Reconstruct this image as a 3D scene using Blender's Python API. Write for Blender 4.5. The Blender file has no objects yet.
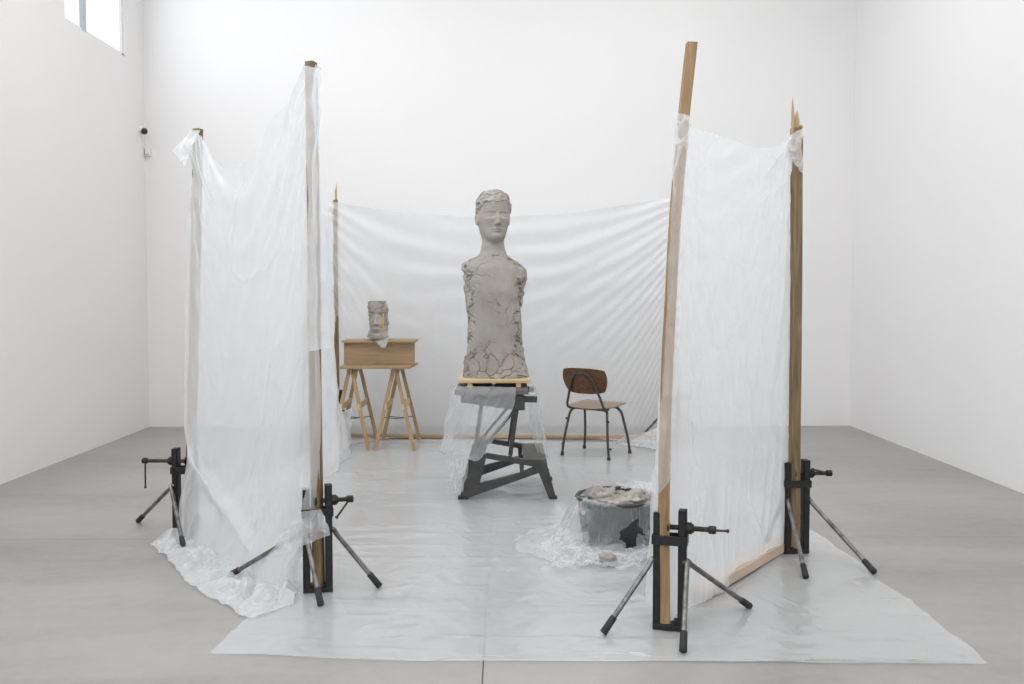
import bpy, math, random
import numpy as np
from mathutils import Vector, Matrix
random.seed(5); rng = np.random.RandomState(7)
scene = bpy.context.scene
col = scene.collection
V = Vector
PI = math.pi

# ------------------------------------------------------------------ camera
F = 880.0; CAMH = 1.47; PITCH = math.radians(2.4); YAW = math.radians(0.586)
SHY = -15.1
cd = bpy.data.cameras.new('camera'); cam = bpy.data.objects.new('camera', cd); col.objects.link(cam)
cd.sensor_fit = 'HORIZONTAL'; cd.sensor_width = 36.0; cd.lens = F/1024*36; cd.shift_y = SHY/1024
cd.clip_start = .05; cd.clip_end = 100
cam.location = (0, 0, CAMH); cam.rotation_euler = (PI/2-PITCH, 0, -YAW)
scene.camera = cam
CR = (Matrix.Rotation(-YAW, 3, 'Z') @ Matrix.Rotation(PI/2-PITCH, 3, 'X'))

def ray(px, py):
    return CR @ V(((px-512)/F, -(py-342-SHY)/F, -1.0))
def at(px, py, z=0.0):            # the point of the level z seen at a pixel
    d = ray(px, py); k = (z-CAMH)/d.z
    return V((0, 0, CAMH)) + d*k
def ad(px, py, Y):                # the point at distance Y seen at a pixel
    d = ray(px, py); return V((0, 0, CAMH)) + d*(Y/d.y)

# ------------------------------------------------------------------ light and colour management
vs = scene.view_settings
scene.display_settings.display_device = 'sRGB'
vs.view_transform = 'Standard'; vs.look = 'None'; vs.gamma = 1.0; vs.exposure = -0.07
vs.use_curve_mapping = False
w = bpy.data.worlds.new('world'); scene.world = w; w.use_nodes = True
bg = w.node_tree.nodes['Background']; bg.inputs[0].default_value = (.80, .90, 1, 1); bg.inputs[1].default_value = 1.6

XL, XR, YB, YF, HC = -3.80, 3.76, 9.45, -5.0, 5.6
def area(name, loc, rot, sx, sy, e, c):
    l = bpy.data.lights.new(name, 'AREA'); l.shape = 'RECTANGLE'; l.size = sx; l.size_y = sy
    l.energy = e; l.color = c
    o = bpy.data.objects.new(name, l); col.objects.link(o); o.location = loc; o.rotation_euler = rot
    return o
SKY = [(-1.6, 6.6), (1.6, 6.6), (-1.6, 2.4), (1.6, 2.4), (-1.6, -1.8), (1.6, -1.8)]
for sx_, sy_ in SKY:              # lamps of the six unseen rooflights, added for even daylight
    area('rooflight_daylight', (sx_, sy_, HC-.06), (0, 0, 0), 1.9, 2.9, 42, (1.0, .985, .97))
WINY = [(7.50, 8.74), (4.4, 5.64), (1.3, 2.54), (-1.8, -.56)]     # seen high left window first, the rest unseen and added for cool daylight
for a_, b_ in WINY:
    area('window_daylight', (XL+.02, (a_+b_)/2, 4.40), (0, -PI/2, 0), 1.1, 1.1, 18 if a_ > 7 else 48, (.84, .91, 1.0))
area('entrance_daylight', (0, YF+.05, 2.3), (PI/2, 0, 0), 4.6, 3.4, 62, (.93, .965, 1.0))     # fill light added behind the camera, built as an unseen glazed entrance

# ------------------------------------------------------------------ noise
def h3(i, j, k, s=0):
    n = (i*374761393 + j*668265263 + k*2147483647 + s*974634777) & 0xffffffff
    n = ((n ^ (n >> 13))*1274126177) & 0xffffffff
    n = ((n ^ (n >> 16))*2246822519) & 0xffffffff
    return ((n ^ (n >> 15)) & 0xffffff)/float(0xffffff)
def vnoise(p, s=0):
    p = np.asarray(p, float); i = np.floor(p).astype(np.int64); f = p-i; f = f*f*f*(f*(f*6-15)+10)
    r = 0
    for a in (0, 1):
        for b in (0, 1):
            for c in (0, 1):
                wgt = (f[..., 0] if a else 1-f[..., 0])*(f[..., 1] if b else 1-f[..., 1])*(f[..., 2] if c else 1-f[..., 2])
                r = r+wgt*h3(i[..., 0]+a, i[..., 1]+b, i[..., 2]+c, s)
    return r*2-1
def fbm(p, o=4, s=0):
    p = np.asarray(p, float); r = 0; a = 1; t = 0
    for k in range(o):
        r = r+a*vnoise(p*2**k+k*17.3, s+k); t += a; a *= .5
    return r/t
def ridge(p, o=4, s=0):
    p = np.asarray(p, float); r = 0; a = 1; t = 0
    for k in range(o):
        r = r+a*(1-np.abs(vnoise(p*2**k+k*11.7, s+k))*2); t += a; a *= .5
    return r/t
def worley(p, s=0):
    p = np.asarray(p, float); i = np.floor(p).astype(np.int64)
    f1 = np.full(p.shape[:-1], 9.); f2 = f1.copy(); idv = np.zeros(p.shape[:-1])
    for a in (-1, 0, 1):
        for b in (-1, 0, 1):
            for c in (-1, 0, 1):
                ii = i[..., 0]+a; jj = i[..., 1]+b; kk = i[..., 2]+c
                q = np.stack([ii+h3(ii, jj, kk, s), jj+h3(ii, jj, kk, s+1), kk+h3(ii, jj, kk, s+2)], -1)
                d = np.sqrt(((q-p)**2).sum(-1)); hid = h3(ii, jj, kk, s+3)
                nb = d < f1
                f2 = np.where(nb, f1, np.minimum(f2, d)); idv = np.where(nb, hid, idv); f1 = np.where(nb, d, f1)
    return f1, f2, idv
def sm(x, a, b):
    t = np.clip((x-a)/(b-a), 0, 1); return t*t*(3-2*t)
def smooth_interp(x, xs, ys):     # monotone-ish cubic
    xs = np.array(xs, float); ys = np.array(ys, float)
    d = np.diff(ys)/np.diff(xs); m = np.zeros(len(xs)); m[0] = d[0]; m[-1] = d[-1]
    for i in range(1, len(xs)-1):
        m[i] = 0 if d[i-1]*d[i] <= 0 else 2*d[i-1]*d[i]/(d[i-1]+d[i])
    x = np.clip(np.asarray(x, float), xs[0], xs[-1]); k = np.clip(np.searchsorted(xs, x)-1, 0, len(xs)-2)
    h = xs[k+1]-xs[k]; t = (x-xs[k])/h
    return ys[k]*(2*t**3-3*t**2+1)+h*m[k]*(t**3-2*t**2+t)+ys[k+1]*(-2*t**3+3*t**2)+h*m[k+1]*(t**3-t**2)

# ------------------------------------------------------------------ materials
def mat(name):
    m = bpy.data.materials.new(name); m.use_nodes = True
    nt = m.node_tree; nt.nodes.clear(); out = nt.nodes.new('ShaderNodeOutputMaterial')
    return m, nt, out
def ramp(nt, src, stops):
    r = nt.nodes.new('ShaderNodeValToRGB'); e = r.color_ramp.elements
    e[0].position = stops[0][0]; e[0].color = (*stops[0][1], 1); e[1].position = stops[-1][0]; e[1].color = (*stops[-1][1], 1)
    for p, c in stops[1:-1]:
        n = e.new(p); n.color = (*c, 1)
    nt.links.new(src, r.inputs[0]); return r.outputs[0]
def noisemat(name, stops, scale=(1, 1, 1), nscale=5, detail=5, rough=.6, bump=.1, dist=.01, metallic=0, rstops=None, distort=0, spec=.5):
    m, nt, out = mat(name); L = nt.links
    tc = nt.nodes.new('ShaderNodeTexCoord'); mp = nt.nodes.new('ShaderNodeMapping'); mp.inputs['Scale'].default_value = scale
    L.new(tc.outputs['Object'], mp.inputs[0])
    n = nt.nodes.new('ShaderNodeTexNoise'); n.inputs['Scale'].default_value = nscale; n.inputs['Detail'].default_value = detail
    n.inputs['Distortion'].default_value = distort
    L.new(mp.outputs[0], n.inputs['Vector'])
    b = nt.nodes.new('ShaderNodeBsdfPrincipled'); L.new(b.outputs[0], out.inputs[0])
    L.new(ramp(nt, n.outputs[0], stops), b.inputs['Base Color'])
    b.inputs['Roughness'].default_value = rough; b.inputs['Metallic'].default_value = metallic
    b.inputs['Specular IOR Level'].default_value = spec
    if rstops: L.new(ramp(nt, n.outputs[0], rstops), b.inputs['Roughness'])
    if bump:
        bp = nt.nodes.new('ShaderNodeBump'); bp.inputs['Strength'].default_value = bump; bp.inputs['Distance'].default_value = dist
        L.new(n.outputs[0], bp.inputs['Height']); L.new(bp.outputs[0], b.inputs['Normal'])
    return m
M = {}
def c3(r, g, b): return tuple(((x/255)/12.92 if x/255 <= .04045 else ((x/255+.055)/1.055)**2.4) for x in (r, g, b))
wallc = c3(234, 232, 231)
M['wall'] = noisemat('white_wall_paint', [(.3, wallc), (.7, c3(236, 234, 233))], nscale=.6, detail=2, rough=.75, bump=.02, dist=.002)
M['ceiling'] = noisemat('white_ceiling_paint', [(.3, c3(235, 235, 233)), (.7, c3(238, 238, 236))], nscale=1, rough=.8, bump=0)
M['wood'] = noisemat('pine_wood', [(.25, c3(112, 88, 60)), (.5, c3(150, 122, 86)), (.75, c3(172, 144, 108))], scale=(9, 9, .7), nscale=4, distort=.6, rough=.6, bump=.15)
M['wood_old'] = noisemat('weathered_wood', [(.25, c3(78, 64, 46)), (.5, c3(122, 102, 74)), (.75, c3(150, 128, 98))], scale=(9, 9, .7), nscale=4, distort=.8, rough=.75, bump=.3)
M['wood_fresh'] = noisemat('fresh_split_wood', [(.3, c3(168, 140, 104)), (.7, c3(196, 170, 132))], scale=(9, 9, .7), nscale=5, rough=.7, bump=.3)
M['wood_pale'] = noisemat('pale_planed_pine', [(.3, c3(196, 170, 128)), (.7, c3(218, 194, 154))], scale=(.8, 9, 9), nscale=4, rough=.55, bump=.1)
M['wood_pink'] = noisemat('pinkish_plank', [(.3, c3(186, 164, 146)), (.7, c3(208, 188, 170))], scale=(.6, 8, 8), nscale=4, rough=.6, bump=.1)
M['wood_batten'] = noisemat('floor_batten_wood', [(.3, c3(160, 136, 106)), (.7, c3(190, 166, 134))], scale=(.6, 8, 8), nscale=4, rough=.6, bump=.1)
M['board'] = noisemat('brown_oak_board', [(.25, c3(142, 118, 88)), (.5, c3(162, 137, 104)), (.75, c3(174, 150, 118))], scale=(.9, 9, 9), nscale=4, distort=.5, rough=.55, bump=.08)
M['trestle'] = noisemat('trestle_pine', [(.3, c3(160, 130, 92)), (.7, c3(186, 156, 116))], scale=(8, 8, .8), nscale=4, rough=.5, bump=.08)
M['ply'] = noisemat('worn_plywood_seat', [(.3, c3(138, 118, 100)), (.7, c3(158, 138, 120))], scale=(1, 8, 8), nscale=5, rough=.5, bump=.04)
M['walnut'] = noisemat('dark_walnut_veneer', [(.25, c3(72, 46, 28)), (.5, c3(96, 64, 40)), (.75, c3(114, 78, 50))], scale=(1, 8, 8), nscale=5, distort=.4, rough=.38, bump=.03)
M['black'] = noisemat('black_painted_steel', [(.3, (.010, .010, .011)), (.7, (.022, .021, .021))], nscale=30, rough=.5, bump=.05, dist=.002, spec=.35)
M['tube'] = noisemat('worn_steel_tube', [(.3, (.10, .095, .09)), (.7, (.30, .29, .28))], scale=(1, 1, 1), nscale=22, rough=.34, bump=.03, dist=.002, metallic=.85)
M['rust'] = noisemat('oiled_brown_steel', [(.3, (.03, .026, .022)), (.7, (.09, .075, .06))], nscale=40, rough=.42, bump=.1, dist=.002, metallic=.6)
M['grey_steel'] = noisemat('dark_grey_enamelled_steel', [(.3, (.030, .030, .028)), (.7, (.052, .051, .048))], nscale=14, rough=.42, bump=.03, dist=.002)
M['step'] = noisemat('worn_step_tread', [(.3, (.075, .073, .07)), (.7, (.12, .115, .11))], nscale=20, rough=.5, bump=.05, dist=.002)
M['chair_tube'] = noisemat('dark_grey_chair_tube', [(.3, (.045, .047, .045)), (.7, (.08, .082, .078))], nscale=25, rough=.35, bump=.02, dist=.002, metallic=.3)
M['rubber'] = noisemat('black_rubber', [(.3, (.015, .015, .015)), (.7, (.03, .03, .03))], nscale=30, rough=.7, bump=.05, dist=.002)
M['tub'] = noisemat('dark_grey_tub_plastic', [(.3, (.022, .024, .027)), (.7, (.036, .038, .042))], nscale=8, rough=.45, bump=.03, dist=.003)
M['yellow'] = noisemat('yellow_paint', [(.3, c3(206, 168, 44)), (.7, c3(222, 186, 60))], nscale=20, rough=.5, bump=0)
M['whiteplastic'] = noisemat('white_abs', [(.3, c3(226, 226, 224)), (.7, c3(232, 232, 230))], nscale=20, rough=.4, bump=0)
M['blackgloss'] = noisemat('black_dome_plastic', [(.3, (.01, .01, .011)), (.7, (.016, .016, .018))], nscale=9, rough=.12, bump=0)
M['frame'] = noisemat('grey_window_frame', [(.3, c3(176, 184, 192)), (.7, c3(184, 190, 198))], nscale=9, rough=.4, bump=0)
M['strap'] = noisemat('grey_webbing', [(.3, (.10, .11, .12)), (.7, (.18, .19, .2))], nscale=90, rough=.8, bump=0)

def clay(name, a, b, c):
    m = noisemat(name, [(.3, a), (.5, b), (.72, c)], nscale=5, detail=9, rough=.85, bump=.35, dist=.006, spec=.25)
    nt = m.node_tree; bs = [n for n in nt.nodes if n.type == 'BSDF_PRINCIPLED'][0]
    tc = [n for n in nt.nodes if n.type == 'TEX_COORD'][0]
    n2 = nt.nodes.new('ShaderNodeTexNoise'); n2.inputs['Scale'].default_value = 70; n2.inputs['Detail'].default_value = 4
    nt.links.new(tc.outputs['Object'], n2.inputs['Vector'])
    bp = nt.nodes.new('ShaderNodeBump'); bp.inputs['Strength'].default_value = .25; bp.inputs['Distance'].default_value = .003
    old = [n for n in nt.nodes if n.type == 'BUMP'][0]
    nt.links.new(n2.outputs[0], bp.inputs['Height']); nt.links.new(old.outputs[0], bp.inputs['Normal']); nt.links.new(bp.outputs[0], bs.inputs['Normal'])
    return m
M['clay'] = clay('grey_clay', c3(146, 140, 133), c3(162, 156, 149), c3(176, 170, 163))
M['clay_head'] = M['clay']
M['clay_warm'] = clay('damp_beige_clay', c3(138, 131, 123), c3(166, 160, 152), c3(194, 189, 182))

# concrete floor with sawn joints
m, nt, out = mat('polished_concrete'); L = nt.links
tc = nt.nodes.new('ShaderNodeTexCoord')
n1 = nt.nodes.new('ShaderNodeTexNoise'); n1.inputs['Scale'].default_value = 1.1; n1.inputs['Detail'].default_value = 9; n1.inputs['Roughness'].default_value = .62; n1.inputs['Distortion'].default_value = .5; mpf = nt.nodes.new('ShaderNodeMapping'); mpf.inputs['Scale'].default_value = (.5, 1.3, 1); L.new(tc.outputs['Object'], mpf.inputs[0]); L.new(mpf.outputs[0], n1.inputs['Vector'])
n2 = nt.nodes.new('ShaderNodeTexNoise'); n2.inputs['Scale'].default_value = 14; n2.inputs['Detail'].default_value = 8; L.new(tc.outputs['Object'], n2.inputs['Vector'])
mx = nt.nodes.new('ShaderNodeMath'); mx.operation = 'MULTIPLY_ADD'; mx.inputs[1].default_value = .22; L.new(n2.outputs[0], mx.inputs[0]); L.new(n1.outputs[0], mx.inputs[2])
base = ramp(nt, mx.outputs[0], [(.40, c3(139, 137, 134)), (.6, c3(155, 153, 150)), (.82, c3(168, 166, 163))])
sp = nt.nodes.new('ShaderNodeSeparateXYZ'); L.new(tc.outputs['Object'], sp.inputs[0])
def joint(sock, pos, wd):
    a = nt.nodes.new('ShaderNodeMath'); a.operation = 'SUBTRACT'; a.inputs[1].default_value = pos; L.new(sock, a.inputs[0])
    b = nt.nodes.new('ShaderNodeMath'); b.operation = 'ABSOLUTE'; L.new(a.outputs[0], b.inputs[0])
    c = nt.nodes.new('ShaderNodeMath'); c.operation = 'LESS_THAN'; c.inputs[1].default_value = wd; L.new(b.outputs[0], c.inputs[0])
    return c.outputs[0]
j1 = joint(sp.outputs[0], -.078, .003); j2 = joint(sp.outputs[1], 5.16, .004)
h2 = nt.nodes.new('ShaderNodeMath'); h2.operation = 'MULTIPLY'; h2.inputs[1].default_value = .35; L.new(j2, h2.inputs[0])
jm = nt.nodes.new('ShaderNodeMath'); jm.operation = 'MAXIMUM'; L.new(j1, jm.inputs[0]); L.new(h2.outputs[0], jm.inputs[1])
mc = nt.nodes.new('ShaderNodeMix'); mc.data_type = 'RGBA'; L.new(jm.outputs[0], mc.inputs[0]); L.new(base, mc.inputs[6]); mc.inputs[7].default_value = (.07, .068, .065, 1)
b = nt.nodes.new('ShaderNodeBsdfPrincipled'); L.new(mc.outputs[2], b.inputs['Base Color']); L.new(b.outputs[0], out.inputs[0])
b.inputs['Specular IOR Level'].default_value = .45
L.new(ramp(nt, n1.outputs[0], [(.3, (.36,)*3), (.7, (.46,)*3)]), b.inputs['Roughness'])
bp = nt.nodes.new('ShaderNodeBump'); bp.inputs['Strength'].default_value = .05; bp.inputs['Distance'].default_value = .003; L.new(n2.outputs[0], bp.inputs['Height']); L.new(bp.outputs[0], b.inputs['Normal'])
M['concrete'] = m

def film(name, opac, tint=(.90, .91, .925), rough=.30, gloss=1.0, wr=9, wstr=.25, trans=.5, graze=.38):
    m, nt, out = mat(name); L = nt.links
    tc = nt.nodes.new('ShaderNodeTexCoord')
    n = nt.nodes.new('ShaderNodeTexNoise'); n.inputs['Scale'].default_value = wr; n.inputs['Detail'].default_value = 6; n.inputs['Distortion'].default_value = 1.2
    L.new(tc.outputs['Object'], n.inputs['Vector'])
    bp = nt.nodes.new('ShaderNodeBump'); bp.inputs['Strength'].default_value = wstr; bp.inputs['Distance'].default_value = .02
    L.new(n.outputs[0], bp.inputs['Height'])
    d = nt.nodes.new('ShaderNodeBsdfDiffuse'); d.inputs[0].default_value = (*tint, 1); L.new(bp.outputs[0], d.inputs['Normal'])
    t = nt.nodes.new('ShaderNodeBsdfTranslucent'); t.inputs[0].default_value = (*tint, 1); L.new(bp.outputs[0], t.inputs['Normal'])
    m1 = nt.nodes.new('ShaderNodeMixShader'); m1.inputs[0].default_value = trans; L.new(d.outputs[0], m1.inputs[1]); L.new(t.outputs[0], m1.inputs[2])
    tr = nt.nodes.new('ShaderNodeBsdfTransparent'); tr.inputs[0].default_value = (.97, .975, .98, 1)
    # a film looks denser where one looks along it
    lw = nt.nodes.new('ShaderNodeLayerWeight'); lw.inputs['Blend'].default_value = .5
    mr = nt.nodes.new('ShaderNodeMapRange'); mr.inputs['To Min'].default_value = opac; mr.inputs['To Max'].default_value = min(1, opac+graze)
    L.new(lw.outputs['Facing'], mr.inputs[0])
    m2 = nt.nodes.new('ShaderNodeMixShader'); L.new(mr.outputs[0], m2.inputs[0]); L.new(tr.outputs[0], m2.inputs[1]); L.new(m1.outputs[0], m2.inputs[2])
    g = nt.nodes.new('ShaderNodeBsdfGlossy'); g.inputs['Roughness'].default_value = rough; g.inputs[0].default_value = (1, 1, 1, 1); L.new(bp.outputs[0], g.inputs['Normal'])
    pw = nt.nodes.new('ShaderNodeMath'); pw.operation = 'POWER'; pw.inputs[1].default_value = 3.5; L.new(lw.outputs['Facing'], pw.inputs[0])
    fm = nt.nodes.new('ShaderNodeMath'); fm.operation = 'MULTIPLY_ADD'; fm.inputs[1].default_value = .45*gloss; fm.inputs[2].default_value = .05*gloss; fm.use_clamp = True; L.new(pw.outputs[0], fm.inputs[0])
    m3 = nt.nodes.new('ShaderNodeMixShader'); L.new(fm.outputs[0], m3.inputs[0]); L.new(m2.outputs[0], m3.inputs[1]); L.new(g.outputs[0], m3.inputs[2])
    L.new(m3.outputs[0], out.inputs[0]); return m
M['film'] = film('milky_polythene_film', .52)
M['film_back'] = film('milky_polythene_backdrop', .50)
M['film_floor'] = film('clear_polythene_floor_film', .165, rough=.13, gloss=1.1, wr=3.2, wstr=.55, trans=.15, graze=.30)
M['film_wrap'] = film('wrapping_polythene_film', .17, wstr=.5, rough=.3, gloss=.9)
M['film_thin'] = film('thin_polythene_film', .29)

m, nt, out = mat('bright_window_glass'); e = nt.nodes.new('ShaderNodeEmission'); e.inputs[0].default_value = (.93, .97, 1, 1); e.inputs[1].default_value = 1.25
nt.links.new(e.outputs[0], out.inputs[0]); M['glow'] = m

# ------------------------------------------------------------------ mesh helpers
class MB:
    def __init__(s): s.v = []; s.f = []
    def add(s, vs, fs):
        o = len(s.v); s.v += [tuple(p) for p in vs]; s.f += [tuple(i+o for i in f) for f in fs]; return s
    def box(s, a, b, mx=None):
        x0, y0, z0 = a; x1, y1, z1 = b
        vs = [V(p) for p in ((x0, y0, z0), (x1, y0, z0), (x1, y1, z0), (x0, y1, z0), (x0, y0, z1), (x1, y0, z1), (x1, y1, z1), (x0, y1, z1))]
        if mx: vs = [mx @ p for p in vs]
        return s.add(vs, [(0, 3, 2, 1), (4, 5, 6, 7), (0, 1, 5, 4), (1, 2, 6, 5), (2, 3, 7, 6), (3, 0, 4, 7)])
    def bar(s, p, q, w, h, up=V((0, 0, 1))):          # rectangular bar p -> q
        p = V(p); q = V(q); d = (q-p); l = d.length; d.normalize()
        x = d.cross(up)
        if x.length < 1e-4: x = d.cross(V((0, 1, 0)))
        x.normalize(); y = x.cross(d)
        mx = Matrix((( x.x, y.x, d.x, p.x), (x.y, y.y, d.y, p.y), (x.z, y.z, d.z, p.z), (0, 0, 0, 1)))
        return s.box((-w/2, -h/2, 0), (w/2, h/2, l), mx)
    def tube(s, pts, r, n=14, cap=True):
        pts = [V(p) for p in pts]; R = r if hasattr(r, '__len__') else [r]*len(pts)
        vs = []; prev = None
        for i, p in enumerate(pts):
            t = (pts[min(i+1, len(pts)-1)]-pts[max(i-1, 0)]).normalized()
            if prev is None:
                x = t.cross(V((0, 0, 1)));
                if x.length < .05: x = t.cross(V((0, 1, 0)))
            else: x = prev-t*prev.dot(t)
            x.normalize(); prev = x; y = t.cross(x)
            for k in range(n):
                a = 2*PI*k/n; vs.append(p+(x*math.cos(a)+y*math.sin(a))*R[i])
        fs = []
        for i in range(len(pts)-1):
            for k in range(n):
                fs.append((i*n+k, i*n+(k+1) % n, (i+1)*n+(k+1) % n, (i+1)*n+k))
        if cap:
            fs.append(tuple(range(n-1, -1, -1))); fs.append(tuple((len(pts)-1)*n+k for k in range(n)))
        return s.add(vs, fs)
    def prism(s, poly, y0, y1, mx=None):              # polygon in x,z extruded along y
        n = len(poly); vs = [V((p[0], y0, p[1])) for p in poly]+[V((p[0], y1, p[1])) for p in poly]
        if mx: vs = [mx @ p for p in vs]
        return s.add(vs, [tuple(range(n)), tuple(range(2*n-1, n-1, -1))]+[((i+1) % n, i, n+i, n+(i+1) % n) for i in range(n)])
    def grid(s, P, wrap=False):
        P = np.asarray(P); r, c = P.shape[:2]; fs = []
        for i in range(r-1):
            for k in range(c if wrap else c-1):
                k2 = (k+1) % c; fs.append((i*c+k, i*c+k2, (i+1)*c+k2, (i+1)*c+k))
        return s.add(P.reshape(-1, 3).tolist(), fs)
    def build(s, name, m, parent=None, smooth=False, bevel=0, solid=0, loc=None, auto=True):
        me = bpy.data.meshes.new(name); me.from_pydata(s.v, [], s.f); me.update()
        o = bpy.data.objects.new(name, me); col.objects.link(o); me.materials.append(M[m] if isinstance(m, str) else m)
        if loc is not None:
            me.transform(Matrix.Translation(-V(loc))); o.location = loc
        if parent:
            o.parent = parent
        if smooth:
            me.polygons.foreach_set('use_smooth', [True]*len(me.polygons))
            if auto and len(me.polygons) < 60000:
                try: me.set_sharp_from_angle(angle=math.radians(42))
                except Exception: pass
        if solid:
            md = o.modifiers.new('thickness', 'SOLIDIFY'); md.thickness = solid; md.offset = 0
        if bevel:
            md = o.modifiers.new('bevel', 'BEVEL'); md.width = bevel; md.segments = 2; md.limit_method = 'ANGLE'; md.angle_limit = math.radians(40)
        return o
def tag(o, label=None, cat=None, group=None, kind=None):
    if label: o['label'] = label
    if cat: o['category'] = cat
    if group: o['group'] = group
    if kind: o['kind'] = kind
    return o
def empty(name, loc, label, cat, group=None, rz=0):
    o = bpy.data.objects.new(name, None); col.objects.link(o); o.location = loc; o.rotation_euler.z = rz; o.empty_display_size = .1
    return tag(o, label, cat, group)
def bez(pts, n=8):                # smooth polyline (Catmull-Rom)
    P = [V(p) for p in pts]; P = [P[0]*2-P[1]]+P+[P[-1]*2-P[-2]]; out = []
    for i in range(1, len(P)-2):
        for k in range(n):
            t = k/n
            out.append(.5*((2*P[i])+(P[i+1]-P[i-1])*t+(2*P[i-1]-5*P[i]+4*P[i+1]-P[i+2])*t*t+(3*P[i]-P[i-1]-3*P[i+1]+P[i+2])*t**3))
    out.append(P[-2]); return out

# ------------------------------------------------------------------ room
tag(MB().box((XL-.3, YF-.3, -.2), (XR+.3, YB+.3, 0)).build('floor', 'concrete'), kind='structure')
tag(MB().box((XL, YB, 0), (XR, YB+.3, HC)).build('wall_back', 'wall'), kind='structure')
wf = MB(); wf.box((XL, YF-.3, 0), (-2.4, YF, HC)); wf.box((2.4, YF-.3, 0), (XR, YF, HC)); wf.box((-2.4, YF-.3, 4.1), (2.4, YF, HC)); wf.box((-2.4, YF-.3, 0), (2.4, YF, .5))
tag(wf.build('wall_front', 'wall'), kind='structure')
tag(MB().box((XR, YF-.3, 0), (XR+.3, YB+.3, HC)).build('wall_right', 'wall'), kind='structure')
WY0, WY1 = XL/ad(65, 22, 1).x, XL/ad(125.5, 57, 1).x
WZ0 = ad(125.5, 57, WY1).z; WZ1 = WZ0+1.25
WM = XL/ad(86, 30, 1).x
wl = MB()
wl.box((XL-.3, YF-.3, 0), (XL, WINY[3][0], HC)); wl.box((XL-.3, WY1, 0), (XL, YB+.3, HC))
wins = [(WY0, WY1)]+WINY[1:]
for a_, b_ in wins:
    wl.box((XL-.3, a_, 0), (XL, b_, WZ0)); wl.box((XL-.3, a_, WZ1), (XL, b_, HC))
for (a_, b_), (c_, d_) in zip(wins[1:], wins[:-1]): wl.box((XL-.3, b_, 0), (XL, c_, HC))
tag(wl.build('wall_left', 'wall'), kind='structure')
tag(MB().box((XL-.3, YF-.3, HC), (XR+.3, YB+.3, HC+.2)).build('ceiling', 'ceiling'), kind='structure')
def local(o, mb, name, m, **k):   # build in world space, then hang under o
    ob = mb.build(name, m, **k); ob.parent = o
    ob.matrix_parent_inverse = (Matrix.Translation(o.location) @ o.rotation_euler.to_matrix().to_4x4()).inverted(); return ob
for wi, (y0_, y1_) in enumerate(wins):
    wn = empty('window_%d' % (wi+1), (XL-.1, (y0_+y1_)/2, WZ0), None, None); tag(wn, kind='structure')  # only the first is a seen window, the others are added for their light
    f_ = MB(); wm = y0_+(y1_-y0_)*(WM-WY0)/(WY1-WY0)
    for (a, b) in (((y0_, WZ0), (y1_, WZ0+.03)), ((y0_, WZ1-.03), (y1_, WZ1)), ((y0_, WZ0), (y0_+.03, WZ1)), ((y1_-.03, WZ0), (y1_, WZ1))):
        f_.box((XL-.05, a[0], a[1]), (XL-.02, b[0], b[1]))
    local(wn, f_, 'window_frame', 'whiteplastic')
    local(wn, MB().box((XL-.045, wm-.03, WZ0), (XL-.01, wm+.03, WZ1)), 'mullion', 'frame')
    local(wn, MB().box((XL-.05, y0_, WZ0), (XL-.045, y1_, WZ1)), 'pane', 'glow')
wn = empty('window_11', (0, YF-.05, .5), None, None); tag(wn, kind='structure')  # unseen glazing added around the front fill light
f_ = MB()
for x in (-2.4, -.83, .77, 2.34): f_.box((x, YF-.10, .5), (x+.06, YF-.02, 4.1))
for z in (.5, 4.04): f_.box((-2.4, YF-.10, z), (2.4, YF-.02, z+.06))
local(wn, f_, 'window_frame', 'frame')
local(wn, MB().box((-2.4, YF-.12, .5), (2.4, YF-.11, 4.1)), 'pane', 'glow')
for i, (sx_, sy_) in enumerate(SKY):
    s_ = empty('window_%d' % (i+5), (sx_, sy_, HC), None, None); tag(s_, kind='structure')  # unseen rooflight, added to house its daylight lamp
    fr = MB(); a, b = 1.0, 1.5
    for q in (((-a-.05, -b-.05), (a+.05, -b)), ((-a-.05, b), (a+.05, b+.05)), ((-a-.05, -b), (-a, b)), ((a, -b), (a+.05, b))):
        fr.box((sx_+q[0][0], sy_+q[0][1], HC-.10), (sx_+q[1][0], sy_+q[1][1], HC))
    local(s_, fr, 'window_frame', 'whiteplastic')
    local(s_, MB().box((sx_-a, sy_-b, HC-.03), (sx_+a, sy_+b, HC-.02)), 'pane', 'glow')

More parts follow.
